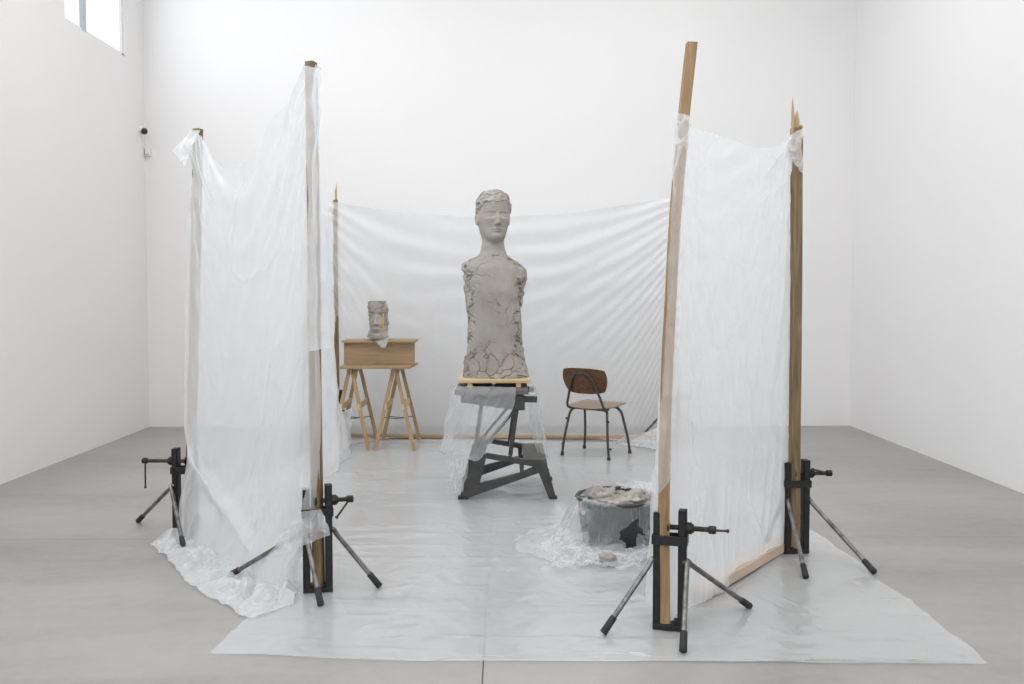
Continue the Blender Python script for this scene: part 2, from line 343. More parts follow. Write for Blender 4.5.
# ------------------------------------------------------------------ timber posts
def post(bottom, top, w, d, m, label, yaw=0, splinter=False, group='timber posts of the enclosure', warp=None):
    bottom = V(bottom); top = V(top); ax = (top-bottom); Ln = ax.length; ax.normalize()
    nz = 60; P = []
    r = rng.rand()*50
    ring0 = []
    nr = [(-1, -1), (0, -1), (1, -1), (1, 0), (1, 1), (0, 1), (-1, 1), (-1, 0)]
    zz = np.linspace(0, Ln, nz)
    bow = vnoise(np.stack([zz*.5+r, zz*0, zz*0], -1))*.008*np.sin(zz/Ln*PI)
    if warp: bow = bow*0+smooth_interp(zz/Ln, [q[0] for q in warp], [q[1] for q in warp])
    for i, z in enumerate(zz):
        jt = vnoise(np.array([[z*6+r, k*3.1, 0] for k in range(8)]))*.0012
        P.append([((a*w/2)*(1-.02*abs(b))+bow[i]+jt[k], (b*d/2)*(1-.02*abs(a))+jt[k], z) for k, (a, b) in enumerate(nr)])
    mb = MB(); mb.grid(np.array(P), wrap=True)
    mb.f.append(tuple(range(7, -1, -1))); mb.f.append(tuple((nz-1)*8+k for k in range(8)))
    o = mb.build('timber_post', m, bevel=.0015)
    x = V((math.cos(yaw), math.sin(yaw), 0)); x = (x-ax*x.dot(ax)).normalized(); y = ax.cross(x)
    o.matrix_world = Matrix(((x.x, y.x, ax.x, bottom.x), (x.y, y.y, ax.y, bottom.y), (x.z, y.z, ax.z, bottom.z), (0, 0, 0, 1)))
    tag(o, label, 'post', group)
    if splinter:
        sh = MB()
        for (x0, x1, y0, y1, hgt, tx) in splinter:
            sh.add([(x0, y0, Ln-.15), (x1, y0, Ln-.15), (x1, y1, Ln-.15), (x0, y1, Ln-.15),
                    (x0, y0, Ln+hgt*.5), (x1*.9+x0*.1, y0, Ln+hgt*.45), (x1*.9+x0*.1, y1, Ln+hgt*.4), (x0, y1, Ln+hgt*.5),
                    (tx, (y0+y1)/2, Ln+hgt)],
                   [(0, 3, 2, 1), (0, 1, 5, 4), (1, 2, 6, 5), (2, 3, 7, 6), (3, 0, 4, 7), (4, 5, 8), (5, 6, 8), (6, 7, 8), (7, 4, 8)])
        so = sh.build('splinter', 'wood_fresh', o)
    return o
# ground points and tops
S1, S2, S3, S4 = at(669.5, 629), at(795, 553), at(318, 592), at(186, 535)   # middles of the four near stands
def inpost(px, S, z=.03): return V((ad(px, 580, S.y).x, S.y, z))
B1 = inpost(664.8, S1); T1 = ad(691.5, 43, B1.y+.03)
B2 = inpost(793.5, S2); T2 = ad(796.5, 128, B2.y)
B3 = inpost(319, S3); T3 = ad(311, 62, B3.y+.05)
B4 = inpost(190, S4); T4 = ad(198, 129, B4.y+.02)
B5 = at(337, 437, .03); T5 = ad(335.5, 200, B5.y)
B6 = at(671, 437, .03); T6 = ad(675, 196, B6.y)
y12 = math.atan2(B2.y-B1.y, B2.x-B1.x); y34 = math.atan2(B3.y-B4.y, B3.x-B4.x)
post(B1, T1, .044, .046, 'wood', 'tall tan timber post in the clamp stand in front of the basin, leaning right', yaw=.0, warp=[(0, 0), (.248, -.030), (.45, -.040), (.66, -.037), (.876, -.018), (1, 0)])
post(B2, T2, .054, .044, 'wood_old', 'weathered brown timber post with splintered top, right-most of the posts', yaw=.1,
     splinter=[(-.031, -.020, -.02, .0, .17, -.028), (-.012, .014, -.012, .016, .10, .006), (.016, .03, -.02, .02, .02, .024)])
post(B3, T3, .044, .046, 'wood_old', 'timber post in the near left clamp stand, draped in plastic to its top', yaw=-.35)
post(B4, T4, .044, .044, 'wood_old', 'shorter timber post behind film at the far left clamp stand', yaw=-.5)
post(B5, T5, .045, .035, 'wood_old', 'slim timber post with a broken tip at the left end of the back sheet', yaw=.2,
     splinter=[(-.006, .018, -.01, .014, .17, .012)])
post(B6, T6, .045, .045, 'wood', 'timber post at the right end of the back sheet, behind the near tan post', yaw=0)

# ------------------------------------------------------------------ clamp stands
def stand(base, yaw, feet, label, flip=1, screw=.16, hang=(.0, 0, -.11), hbar=(0, 0, 0), H=.51, gap=.072, ztilt=0, attach=.30):
    """base = ground point; local x runs across the two uprights, the screw leaves on the +x*flip side"""
    g = empty('clamp_stand', (base.x, base.y, 0), label, 'clamp stand', 'clamp stands holding the posts')
    R = Matrix.Translation((base.x, base.y, 0)) @ Matrix.Rotation(yaw, 4, 'Z')
    W = lambda x, y, z: R @ V((x*flip, y, z))
    t = .034; dp = .056
    def bx(mb, x0, x1, y0, y1, z0, z1):
        a, b = sorted((x0*flip, x1*flip)); mb.box((a, y0, z0), (b, y1, z1), R)
    for sgn, nm in ((-1, 0), (1, 1)):
        mb = MB(); x0 = sgn*(gap/2); x1 = sgn*(gap/2+t); ext = 0 if sgn < 0 else .015
        a, b = min(x0, x1), max(x0, x1)
        th = .007
        bx(mb, a, b, -dp/2, -dp/2+th, 0, H+ext) ; bx(mb, a, b, dp/2-th, dp/2, 0, H+ext)
        bx(mb, *( (a, a+th) if sgn < 0 else (b-th, b)), -dp/2, dp/2, 0, H+ext)
        bx(mb, *( (b-th*.8, b) if sgn < 0 else (a, a+th*.8)), -dp/2, dp/2, 0, H+ext)
        bx(mb, a, b, -dp/2, dp/2, H+ext-.004, H+ext)
        local(g, mb, 'upright', 'black', bevel=.0015)
    mb = MB(); bx(mb, -gap/2-t, gap/2+t, -dp/2-.004, dp/2+.004, 0, .028); bx(mb, -gap/2, -gap/2+.02, -dp/2+.005, dp/2-.005, .028, .045); bx(mb, gap/2-.02, gap/2, -dp/2+.005, dp/2-.005, .028, .045)
    local(g, mb, 'base_plate', 'black', bevel=.003)
    mb = MB(); zs = H-.135
    bx(mb, -gap/2-t-.004, gap/2+t+.004, -dp/2-.008, -dp/2, zs, zs+.04); bx(mb, -gap/2-t-.004, gap/2+t+.004, dp/2, dp/2+.008, zs, zs+.04)
    bx(mb, -gap/2-t-.006, -gap/2-t, -dp/2-.008, dp/2+.008, zs, zs+.04); bx(mb, gap/2+t, gap/2+t+.006, -dp/2-.008, dp/2+.008, zs, zs+.04)
    local(g, mb, 'strap', 'black', bevel=.0015)
    # clamp screw
    zc = H-.062
    mb = MB(); mb.tube([W(gap/2+t-.004, 0, zc), W(gap/2+t+.022, 0, zc)], .026, 8); mb.tube([W(gap/2+t+.022, 0, zc), W(gap/2+t+.03, 0, zc)], .019, 16)
    local(g, mb, 'threaded_collar', 'black', smooth=True)
    x0 = gap/2-.045; x1 = gap/2+t+screw; pts = []; rr = []
    n = 90
    for i in range(n):
        x = x0+(x1-x0)*i/(n-1); pts.append(W(x, 0, zc)); rr.append(.0105+.0012*(i % 2))
    mb = MB().tube(pts, rr, 14); sc = local(g, mb, 'clamp_screw', 'rust', smooth=True)
    mb = MB().tube([W(x0-.003, 0, zc), W(x0+.003, 0, zc), W(x0+.008, 0, zc)], [.026, .026, .016], 20)
    local(sc, mb, 'pressure_pad', 'black', smooth=True) if False else local(g, mb, 'pressure_pad', 'black', smooth=True)
    e = W(x1, 0, zc)
    mb = MB().tube([W(x1-.03, 0, zc), W(x1-.026, 0, zc), W(x1, 0, zc), W(x1+.004, 0, zc)], [.012, .0175, .0175, .012], 16)
    local(g, mb, 'screw_head', 'black', smooth=True)
    hx = W(x1-.014, 0, zc); a = hx+V(hang); b_ = hx+V(hbar)
    mb = MB().tube([b_, a], .0052, 10)
    for q in (a, b_): 
        dq = (a-b_).normalized()*.007
        mb.tube([q-dq, q-dq*.5, q+dq*.5, q+dq], [.004, .0085, .0085, .004], 10)
    local(g, mb, 'tommy_bar', 'rust', smooth=True)
    # tube legs
    for (att, ft) in feet:
        A = W(att[0], att[1], attach); Fp = V((ft.x, ft.y, .012)); d = (Fp-A).normalized()
        S0 = W(att[0]*.8, att[1]*.6, attach+.004)
        mb = MB().tube(bez([S0, A+V((0, 0, .006)), A+d*.03, A+d*.06], 5)+[Fp-d*.06], .0115, 14)
        lg = local(g, mb, 'leg', 'tube', smooth=True)
        mb = MB().tube([Fp-d*.085, Fp-d*.08, Fp-d*.004, Fp], [.0125, .0150, .0165, .013], 14)
        ff = mb.build('foot', 'rubber', smooth=True); ff.parent = lg
        ff.matrix_parent_inverse = lg.matrix_world.inverted() if False else (Matrix.Translation(g.location)).inverted() @ Matrix.Identity(4)
        ff.matrix_parent_inverse = Matrix.Identity(4)
    return g
ux = .075
stand(S1, -.30, [((-ux, -.02), at(603, 636)), ((ux, -.03), at(683, 655)), ((ux, 0), at(750, 609))],
      'black steel clamp stand on three tube legs holding the leaning tan post by the basin', screw=.12, hang=(.065, -.01, -.002), hbar=(-.03, 0, 0))
stand(S2, .05, [((-ux, 0), at(765, 547)), ((-ux+.02, -.03), at(806, 580)), ((ux, 0), at(875, 575))],
      'black steel clamp stand holding the splintered post at the right', screw=.13, hang=(-.10, -.03, .028), hbar=(.0, 0, 0))
stand(S3, .25, [((-ux, -.01), at(229, 578)), ((-ux+.02, -.03), at(321, 608)), ((ux, 0), at(380, 589))],
      'black steel clamp stand partly wrapped in film at near left, tommy bar tilted', screw=.10, hang=(-.06, -.02, -.085), hbar=(.0, 0, 0))
stand(at(185, 536, 0), -.05, [((-ux, 0), at(138, 523)), ((-ux, -.03), at(184, 551)), ((ux, .02), at(215, 512))],
      'black steel clamp stand at far left with its bar hanging straight down', flip=1, screw=.185, hang=(-.002, 0, -.16), hbar=(0, 0, .012)) if False else None
_s4 = stand(S4, -.05+PI, [((ux, 0), at(138, 523)), ((ux, .03), at(184, 551)), ((-ux, -.02), at(222, 514))],
      'black steel clamp stand at far left with its bar hanging straight down', screw=.185, hang=(-.002, 0, -.16), hbar=(0, 0, .012))
stand(at(336, 443, 0), PI+.1, [((ux, 0), at(322, 444)), ((ux, .03), at(331, 447)), ((-ux, -.02), at(349, 437))],
      'black clamp stand behind the film at the back left corner, by the trestles', screw=.10)
stand(at(672, 443, 0), -.2, [((-ux, 0), at(640, 439)), ((ux, .03), at(676, 448)), ((ux, -.02), at(705, 440))],
      'black clamp stand at the back right corner, one leg showing beside the chair', screw=.10)

# ------------------------------------------------------------------ plastic sheets
def arr(v): return np.array([v.x, v.y, v.z])
def lerp_pts(us, pts):            # pts = [(u, Vector)], monotone cubic in each coordinate
    xs = [p[0] for p in pts]; A = np.array([arr(p[1]) for p in pts])
    return np.stack([smooth_interp(us, xs, A[:, k]) for k in range(3)], -1)
def curtain(top, bot, n, rows, nrm, foldfn, tail=None, tailn=60, tailv=None, bow=0.0, slip=None):
    """a hanging film: top and bottom lines, folds along nrm, and an optional tail lying crumpled on the floor"""
    u = np.linspace(0, 1, n); T = lerp_pts(u, top); B = lerp_pts(u, bot)
    v = np.linspace(0, 1, rows)[:, None]
    P = T[None]*(1-v[..., None])+B[None]*v[..., None]
    U, VV = np.meshgrid(u, v[:, 0])
    N = arr(nrm)/np.linalg.norm(arr(nrm))
    P = P+N*(foldfn(U, VV)+bow*np.sin(VV*PI)*np.sin(U*PI))[..., None]
    if slip is not None:
        tg = arr(top[-1][1]-top[0][1]); tg[2] = 0; tg /= np.linalg.norm(tg); P = P+tg*slip(U, VV)[..., None]
    if tail is not None:
        tu = lerp_pts(u, tail); k = np.linspace(0, 1, tailn+1)[1:][:, None]
        last = P[-1]
        Q = last[None]*(1-k[..., None])+tu[None]*k[..., None]
        zz = np.stack([Q[..., 0]*7, Q[..., 1]*7, Q[..., 2]*0+3], -1)*.75
        cr = np.abs(ridge(zz, 4, 31))
        amp = tailv if tailv is not None else .06
        Q[..., 2] = .010+amp*cr*np.clip(1.15-k, .12, 1)*(.4+.6*np.sin(np.clip(k*2.2, 0, PI/2)))+last[None, :, 2]*(1-sm(k, 0, .25))*.0
        Q[..., 2] = Q[..., 2]*sm(k, 0, .15)+last[None, :, 2]*(1-sm(k, 0, .15))
        dx = fbm(zz*1.3, 3, 41)*.03; Q[..., 0] += dx*np.clip(k*4, 0, 1); Q[..., 1] += fbm(zz*1.4+9, 3, 42)*.03*np.clip(k*4, 0, 1)
        P = np.concatenate([P, Q], 0)
    P[..., 2] = np.maximum(P[..., 2], .008)
    return P

# left sheet: from the far left post to the near left post
nL = V((-(B3.y-B4.y), (B3.x-B4.x), 0)); nL = -nL if nL.y > 0 else nL; nL.normalize()
def YL(u): return (T4.y-.04)*(1-u)+(T3.y-.075)*u
topL = [(0, ad(191, 131, YL(0))), (.05, ad(199, 137, YL(.05))), (.13, ad(208, 153, YL(.13))), (.24, ad(224, 167, YL(.24))), (.36, ad(240, 166, YL(.36))),
        (.52, ad(260, 142, YL(.52))), (.70, ad(283, 106, YL(.7))), (.86, ad(302, 72, YL(.86))), (.93, ad(310, 64, YL(.93))), (1, ad(319, 68, YL(1)))]
gb = lambda x, y: at(x, y, .02)
botL = [(0, gb(181, 535)), (.2, gb(200, 545)), (.45, gb(236, 563)), (.7, gb(264, 580)), (.86, gb(282, 588)), (1, gb(301, 580))]
tailL = [(0, gb(154, 543)), (.2, gb(176, 566)), (.45, gb(200, 590)), (.62, gb(228, 606)), (.8, gb(252, 616)), (1, gb(292, 602))]
def foldL(u, v):
    a = np.sqrt((u*.9)**2+(v*1.1)**2); sag = v-.10-.42*(1-(2*u-.75)**2)*.5
    arc = np.sin(2*PI*(sag*9+fbm(np.stack([u*3, v*2, u*0], -1), 2, 5)*1.1))*np.exp(-v*4.5)
    th1 = np.arctan2(v+.03, u+.02); th2 = np.arctan2(v+.03, 1.0-u+.03)
    r1 = np.sin(th1*26+fbm(np.stack([u*4, v*3, u*0+2], -1), 3, 6)*3)*np.exp(-3.0*np.hypot(u, v))
    r2 = np.sin(th2*34+fbm(np.stack([u*4, v*3, u*0+4], -1), 3, 7)*3)*np.exp(-2.0*np.hypot(1-u, v*.8))
    vert = fbm(np.stack([u*5+v*2, v*2.6, u*0], -1), 3, 8)
    edge = ridge(np.stack([u*16, v*1.0, u*0], -1), 2, 9)*sm(u, .78, .95)
    low = ridge(np.stack([u*5+v*5, v*3-u*4, u*0+7], -1), 3, 12)*sm(v, .68, 1)
    cz = 1-np.abs(fbm(np.stack([u*4+v*2.2, v*3.4-u*1.5, u*0+21], -1), 3, 14))*2
    cr_ = .009*np.clip(cz, 0, 1)**6*(.3+.7*sm(u, .0, .2))
    big = np.exp(-((v-(.74+.34*u))/.022)**2)*(1-sm(u, .45, .75))*.055*sm(u, .0, .12)-np.exp(-((v-(.80+.34*u))/.05)**2)*(1-sm(u, .45, .75))*.02   # the broad taut fold running down to the right
    return cr_+.014*arc+.011*r1+.012*r2+.016*vert+.010*edge+.030*low+big+.05*np.sin(v*PI)*np.sin(u*PI)*-1
mbL = MB(); mbL.grid(curtain(topL, botL, 300, 300, nL, foldL, tailL, 80, .13, slip=lambda u, v: .135*sm(u, .55, 1)*sm(v, 0, .85)*(1-sm(v, .88, .985))))
# cap of film thrown over the far left post and its flap
def patch(mb, c00, c10, c11, c01, n=60, amp=.02, fr=9, seed=0, nrm=V((0, -1, 0))):
    u, v = np.meshgrid(np.linspace(0, 1, n), np.linspace(0, 1, n)); C = [arr(x) for x in (c00, c10, c11, c01)]
    U = u[..., None]; W_ = v[..., None]
    P = C[0]*(1-U)*(1-W_)+C[1]*U*(1-W_)+C[2]*U*W_+C[3]*(1-U)*W_
    q = np.stack([P[..., 0]*fr, P[..., 1]*fr, P[..., 2]*fr*.6], -1)
    P = P+arr(nrm)*(ridge(q, 3, seed)*amp)[..., None]
    P[..., 0] += fbm(q*1.2+5, 3, seed+5)*amp*.9; P[..., 2] += fbm(q*1.2+15, 3, seed+6)*amp*.5
    P[..., 2] = np.maximum(P[..., 2], .006)
    mb.grid(P); return mb
y4 = T4.y-.06
patch(mbL, ad(191, 130, y4), ad(202, 130, y4), ad(186, 168, y4-.05), ad(175, 152, y4-.02), seed=3, amp=.03)
y3 = T3.y-.11
# folded strip hanging down the right of the near left post
patch(mbL, ad(305, 66, y3), ad(318, 70, y3), ad(331, 348, y3+.02), ad(309, 352, y3), n=120, amp=.022, fr=5, seed=11)
patch(mbL, ad(316, 200, y3+.12), ad(333, 222, y3+.12), ad(340, 470, y3+.32), ad(318, 480, y3+.10), n=120, amp=.025, fr=5, seed=17)
o = mbL.build('plastic_sheet', 'film', smooth=True, auto=False, loc=at(240, 570))
tag(o, 'milky plastic sheet hung between the two left posts, bunched on the floor', 'plastic sheet', 'hung plastic sheets')

# film caught on the near left stand
mb = MB(); pb = at(318, 592, 0)
patch(mb, ad(300, 512, pb.y-.09), ad(322, 508, pb.y-.09), ad(330, 534, pb.y-.14), ad(262, 562, pb.y-.10), n=70, amp=.02, fr=12, seed=21)
patch(mb, ad(318, 512, pb.y-.10), ad(326, 516, pb.y-.10), ad(329, 534, pb.y-.13), ad(318, 529, pb.y-.11), n=30, amp=.02, fr=20, seed=23)
o = mb.build('plastic_scrap', 'film_thin', smooth=True, auto=False, loc=at(305, 592))
tag(o, 'loose corner of film caught across the leg of the near left clamp stand', 'plastic sheet')

# right sheet: from the leaning tan post to the splintered post
nR = V((B2.y-B1.y, -(B2.x-B1.x), 0)).normalized(); nR = nR if nR.y < 0 else -nR
def YR(u): return (B1.y-.03)*(1-u)+(B2.y-.0)*u
topR = [(0, ad(678, 128, YR(0)-.02)), (.06, ad(684, 116, YR(.06)-.03)), (.12, ad(690, 125, YR(.12)-.0)), (.3, ad(712, 134, YR(.3))), (.55, ad(744, 144, YR(.55))),
        (.8, ad(772, 148, YR(.8))), (.95, ad(787, 139, YR(.95))), (1, ad(791, 134, YR(1)))]
botR = [(0, gb(646, 600)), (.06, gb(660, 618)), (.14, gb(690, 606)), (.3, gb(703, 602)), (.55, gb(735, 580)), (.8, gb(764, 560)), (1, gb(786, 548))]
def foldR(u, v):
    arc = np.sin(2*PI*((v-.06*(1-(2*u-1.1)**2))*13+fbm(np.stack([u*3, v*2, u*0], -1), 2, 55)*1.2))*np.exp(-v*5)
    th2 = np.arctan2(v+.02, 1.0-u+.02); th1 = np.arctan2(v+.03, u+.05)
    r2 = np.sin(th2*30+fbm(np.stack([u*4, v*3, u*0+4], -1), 3, 57)*2.5)*np.exp(-1.8*np.hypot(1-u, v*.7))
    r1 = np.sin(th1*22+fbm(np.stack([u*4, v*3, u*0+2], -1), 3, 56)*3)*np.exp(-3.5*np.hypot(u, v))
    vert = fbm(np.stack([u*5-v*2, v*2.4, u*0], -1), 3, 58)
    cz = 1-np.abs(fbm(np.stack([u*4-v*2.6, v*3.2+u*1.5, u*0+31], -1), 3, 64))*2
    cr_ = .009*np.clip(cz, 0, 1)**6
    low = ridge(np.stack([u*8+v*3, v*1.6, u*0+7], -1), 2, 62)*sm(v, .6, 1)
    return cr_+.013*arc+.010*r2+.004*r1+.014*vert+.016*low-.06*np.sin(v*PI)*np.sin(u*PI)
mbR = MB(); mbR.grid(curtain(topR, botR, 280, 280, nR, foldR))
y2 = T2.y-.05
patch(mbR, ad(787, 137, y2), ad(802, 128, y2), ad(803, 172, y2), ad(790, 160, y2), n=50, amp=.028, fr=16, seed=33)
patch(mbR, ad(652, 470, B1.y-.02), ad(658, 470, B1.y-.02), ad(660, 600, B1.y+.05), ad(645, 602, B1.y+.15), n=80, amp=.02, fr=7, seed=35)
yv = B1.y-.045
o = mbR.build('plastic_sheet', 'film', smooth=True, auto=False, loc=at(740, 580))
tag(o, 'milky plastic sheet stretched between the leaning tan post and the splintered post', 'plastic sheet', 'hung plastic sheets')
mbV = MB(); patch(mbV, ad(676.5, 114, yv), ad(690.5, 116, yv), ad(670.5, 478, yv), ad(656, 500, yv), n=110, amp=.014, fr=9, seed=37)
patch(mbV, ad(676.5, 113, yv-.005), ad(690.5, 116, yv-.005), ad(688, 150, yv-.005), ad(674, 142, yv-.005), n=40, amp=.016, fr=18, seed=38)
local(o, mbV, 'post_wrap', 'film_thin', smooth=True, auto=False)

# back sheet
yb = B5.y-.07
topB = [(0, ad(330, 201, yb)), (.05, ad(345, 204, yb)), (.25, ad(410, 213, yb-.0)), (.45, ad(480, 217, yb)), (.65, ad(550, 215, yb)), (.85, ad(625, 205, yb)), (1, ad(676, 197, yb))]
botB = [(0, gb(312, 440)), (.1, gb(350, 435)), (.3, gb(425, 434)), (.6, gb(530, 434)), (1, gb(680, 436))]
tailB = [(0, gb(312, 458)), (.1, gb(338, 446)), (.3, gb(425, 435.6)), (.6, gb(530, 435.6)), (1, gb(684, 444))]
def foldB(u, v):
    n_ = fbm(np.stack([u*5, v*2, u*0], -1), 3, 75)
    # catenary creases running out of the right top corner, flatter ones from the left
    s = (1-u); c1 = (v+.02-.16*np.sqrt(np.clip(s, 0, 1))*0)/(s*.9+.14)
    r2 = np.sin(c1*30+n_*2.2+3*s)*np.exp(-1.5*v)*np.exp(-1.1*s)
    c2 = (v+.02)/(u*.9+.10)
    r1 = np.sin(c2*17+n_*2.5)*np.exp(-2.2*v)*np.exp(-1.8*u)
    arc = np.sin(2*PI*((v-.17*(1-(2*u-1)**2))*9+n_*.7))*np.exp(-((v-.2)/.28)**2)
    vert = fbm(np.stack([u*12, v*1.2, u*0], -1), 3, 78)
    return .010*r2+.007*r1+.008*arc+.010*vert-.12*np.sin(v*PI)*np.sin(u*PI)*0
mbB = MB(); mbB.grid(curtain(topB, botB, 420, 260, V((0, -1, 0)), foldB, tailB, 24, .02))
# the gathered side of the back sheet by the left trestle, and the bunch behind the chair
patch(mbB, ad(318, 360, 7.3), ad(332, 340, 7.3), at(349, 455, .02), at(318, 474, .02), n=90, amp=.05, fr=5, seed=41)
patch(mbB, ad(322, 425, 7.7), ad(352, 408, 7.7), at(352, 446, .02), at(330, 466, .02), n=60, amp=.04, fr=7, seed=43)
patch(mbB, ad(625, 436, 8.2), ad(668, 425, 8.3), at(668, 452, .02), at(612, 442, .02), n=60, amp=.05, fr=8, seed=45)
o = mbB.build('plastic_sheet', 'film_back', smooth=True, auto=False, loc=at(505, 440))
tag(o, 'wide plastic sheet stretched across the back behind the sculpture and chair', 'plastic sheet', 'hung plastic sheets')

# floor sheet
poly = [at(x, y) for x, y in ((209, 655), (340, 659), (480, 663), (610, 662), (700, 660), (850, 664), (990, 664), (868, 571), (812, 530), (740, 482), (690, 446), (500, 440), (335, 441), (245, 482), (182, 520), (155, 541), (178, 566), (205, 590), (247, 618))]
poly2 = np.array([(p.x, p.y) for p in poly])
def inside(px, py, poly):
    n = len(poly); r = np.zeros(px.shape, bool); j = n-1
    for i in range(n):
        xi, yi = poly[i]; xj, yj = poly[j]
        c = ((yi > py) != (yj > py)) & (px < (xj-xi)*(py-yi)/(yj-yi+1e-12)+xi); r ^= c; j = i
    return r
# scanline rows from front to back so the border stays clean
ys = np.linspace(poly2[:, 1].min()+.001, poly2[:, 1].max()-.001, 420); rowsP = []
for y in ys:
    xs = []
    for i in range(len(poly2)):
        (x0, y0), (x1, y1) = poly2[i], poly2[(i+1) % len(poly2)]
        if (y0 > y) != (y1 > y): xs.append(x0+(x1-x0)*(y-y0)/(y1-y0))
    rowsP.append((min(xs), max(xs)))
u = np.linspace(0, 1, 420); R0 = np.array([r[0] for r in rowsP])[:, None]; R1 = np.array([r[1] for r in rowsP])[:, None]
X = R0*(1-u)+R1*u; Y = np.repeat(ys[:, None], 420, 1)
edge = np.minimum(np.minimum(u[None], 1-u[None])*6, 1)
X = X+fbm(np.stack([X*0, Y*2.5, X*0], -1), 3, 90)*.03; Y = Y+fbm(np.stack([X*2.2, X*0, X*0+4], -1), 3, 91)*.035*(1-sm(Y, 3.45, 3.9))
q = np.stack([X*1.4, Y*4.5, X*0], -1); q2 = np.stack([X*9+Y*4, Y*7-X*3, X*0+3], -1)
zf = .002+.015*np.clip(ridge(q, 4, 92)-.25, 0, 1)+.006*np.clip(ridge(q2, 4, 95)-.2, 0, 1)*(.3+.7*sm(fbm(np.stack([X, Y, X*0], -1), 2, 97), -.3, .4))
mbF = MB(); mbF.grid(np.stack([X, Y, zf], -1))
o = mbF.build('floor_sheet', 'film_floor', smooth=True, auto=False, loc=at(560, 560))
tag(o, 'large clear plastic sheet spread over the concrete floor under everything', 'floor sheet')
# ------------------------------------------------------------------ battens on the floor
def batten(a, b, w, h, m, label):
    a = V(a); b = V(b); d = b-a; ln = d.length
    o = MB().box((-ln/2, -w/2, 0), (ln/2, w/2, h)).build('floor_batten', m, bevel=.003)
    o.location = (a+b)/2; o.location.z = .012; o.rotation_euler.z = math.atan2(d.y, d.x)
    tag(o, label, 'batten', 'timber battens on the floor'); return o
batten(at(345, 438.3), at(536, 438.8), .06, .03, 'wood_batten', 'long wooden batten on the floor along the back sheet, behind the trestles and workbench')
batten(at(540, 438.8), at(668, 440), .06, .03, 'wood_batten', 'wooden batten on the floor behind the chair')
batten(at(695, 602), at(777, 553), .085, .05, 'wood_pink', 'pinkish plank on the floor inside the foot of the right sheet')

# ------------------------------------------------------------------ clay torso
SY = 6.47                          # depth of the sculpture's middle
def pz(py): return ad(503, py, SY).z
def pxx(px): return ad(px, 300, SY).x
prof = [(376.3, 464.5, 528), (371, 464, 527.5), (364, 464.7, 526), (352, 466, 523.8), (333, 468.4, 521), (318, 468.4, 521), (303, 467, 521.5), (287, 466.2, 523),
        (275, 465.5, 525.5), (269, 463.5, 524), (265, 463.5, 519.5), (262, 466, 516), (259, 471, 512), (256.5, 476.5, 509), (253.5, 479.5, 506.5), (248, 481, 505), (241, 481.8, 504)]
zp = np.array([pz(p[0]) for p in prof]); xl = np.array([pxx(p[1]) for p in prof]); xr = np.array([pxx(p[2]) for p in prof])
Z0 = zp[0]; Zneck = zp[-1]
HH = pz(191.6)-pz(241.0); ZC = pz(241.0)     # head height, chin level
hx = pxx(493.3)
def head_dims(t):
    ts = [-.6, -.3, -.1, -.03, .0, .04, .1, .2, .35, .5, .62, .75, .85, .92, .97, 1.0]
    a = [.24, .215, .215, .218, .222, .232, .252, .280, .304, .318, .326, .322, .290, .232, .150, .004]
    f = [.18, .15, .155, .20, .335, .395, .415, .415, .418, .408, .418, .412, .370, .295, .190, .004]
    b = [.26, .255, .255, .26, .262, .27, .28, .30, .36, .42, .46, .47, .420, .33, .215, .004]
    p = [2.2, 2.1, 2.0, 1.9, 1.75, 1.75, 1.8, 1.85, 1.95, 2.1, 2.15, 2.2, 2.15, 2.1, 2.0, 2.0]
    return [smooth_interp(t, ts, k) for k in (a, f, b, p)]
def face_disp(x, t):
    """forward relief in head units as a function of sideways x and height t"""
    g = lambda cx, ct, sx, st: np.exp(-((x-cx)/sx)**2-((t-ct)/st)**2)
    d = 0
    nh = smooth_interp(t, [.290, .308, .325, .350, .43, .515, .585], [0, .050, .105, .115, .070, .022, 0])
    nw = np.interp(t, [.30, .34, .41, .54], [.050, .044, .032, .030])
    d = d+nh*np.exp(-np.abs(x/nw)**2.3)
    for s in (-1, 1):
        d = d+.022*g(s*.050, .322, .020, .020)                                  # wings of the nose
        d = d-.036*g(s*.140, .510, .090, .052)-.016*g(s*.060, .520, .030, .035)      # sockets
        d = d+.036*g(s*.155, .500, .060, .026)                                  # eyeballs
        lid = .504+.020*np.cos((x-s*.155)/.07*1.2); low = .488-.008*np.cos((x-s*.155)/.07*1.2)
        we = np.exp(-((x-s*.155)/.075)**4)
        d = d+.013*np.exp(-((t-lid)/.008)**2)*we-.003*np.exp(-((t-lid-.018)/.008)**2)*we-.014*np.exp(-((t-lid+.013)/.008)**2)*we+.011*np.exp(-((t-low)/.007)**2)*we
        d = d+.013*g(s*.15, .572, .10, .024)       # brow
        d = d+.022*g(s*.185, .40, .08, .07)                                     # cheekbones
        d = d-.014*g(s*.125, .235, .045, .06)
        d = d-.014*g(s*.024, .300, .014, .008)                                  # nostrils
        d = d+.008*g(s*.028, .228, .026, .010)
    d = d+.016*g(0, .205, .11, .045)                                           # muzzle
    d = d+.024*g(0, .222, .095, .013)+.028*g(0, .184, .080, .015)               # lips
    d = d-.028*np.exp(-((t-(.203+.006*np.cos(x/.035)))/.006)**2)*np.exp(-(x/.112)**4)
    d = d-.020*g(0, .146, .08, .018)+.022*g(0, .075, .07, .045)-.010*g(0, .262, .014, .024)
    return d
HEADYAW = math.radians(13)
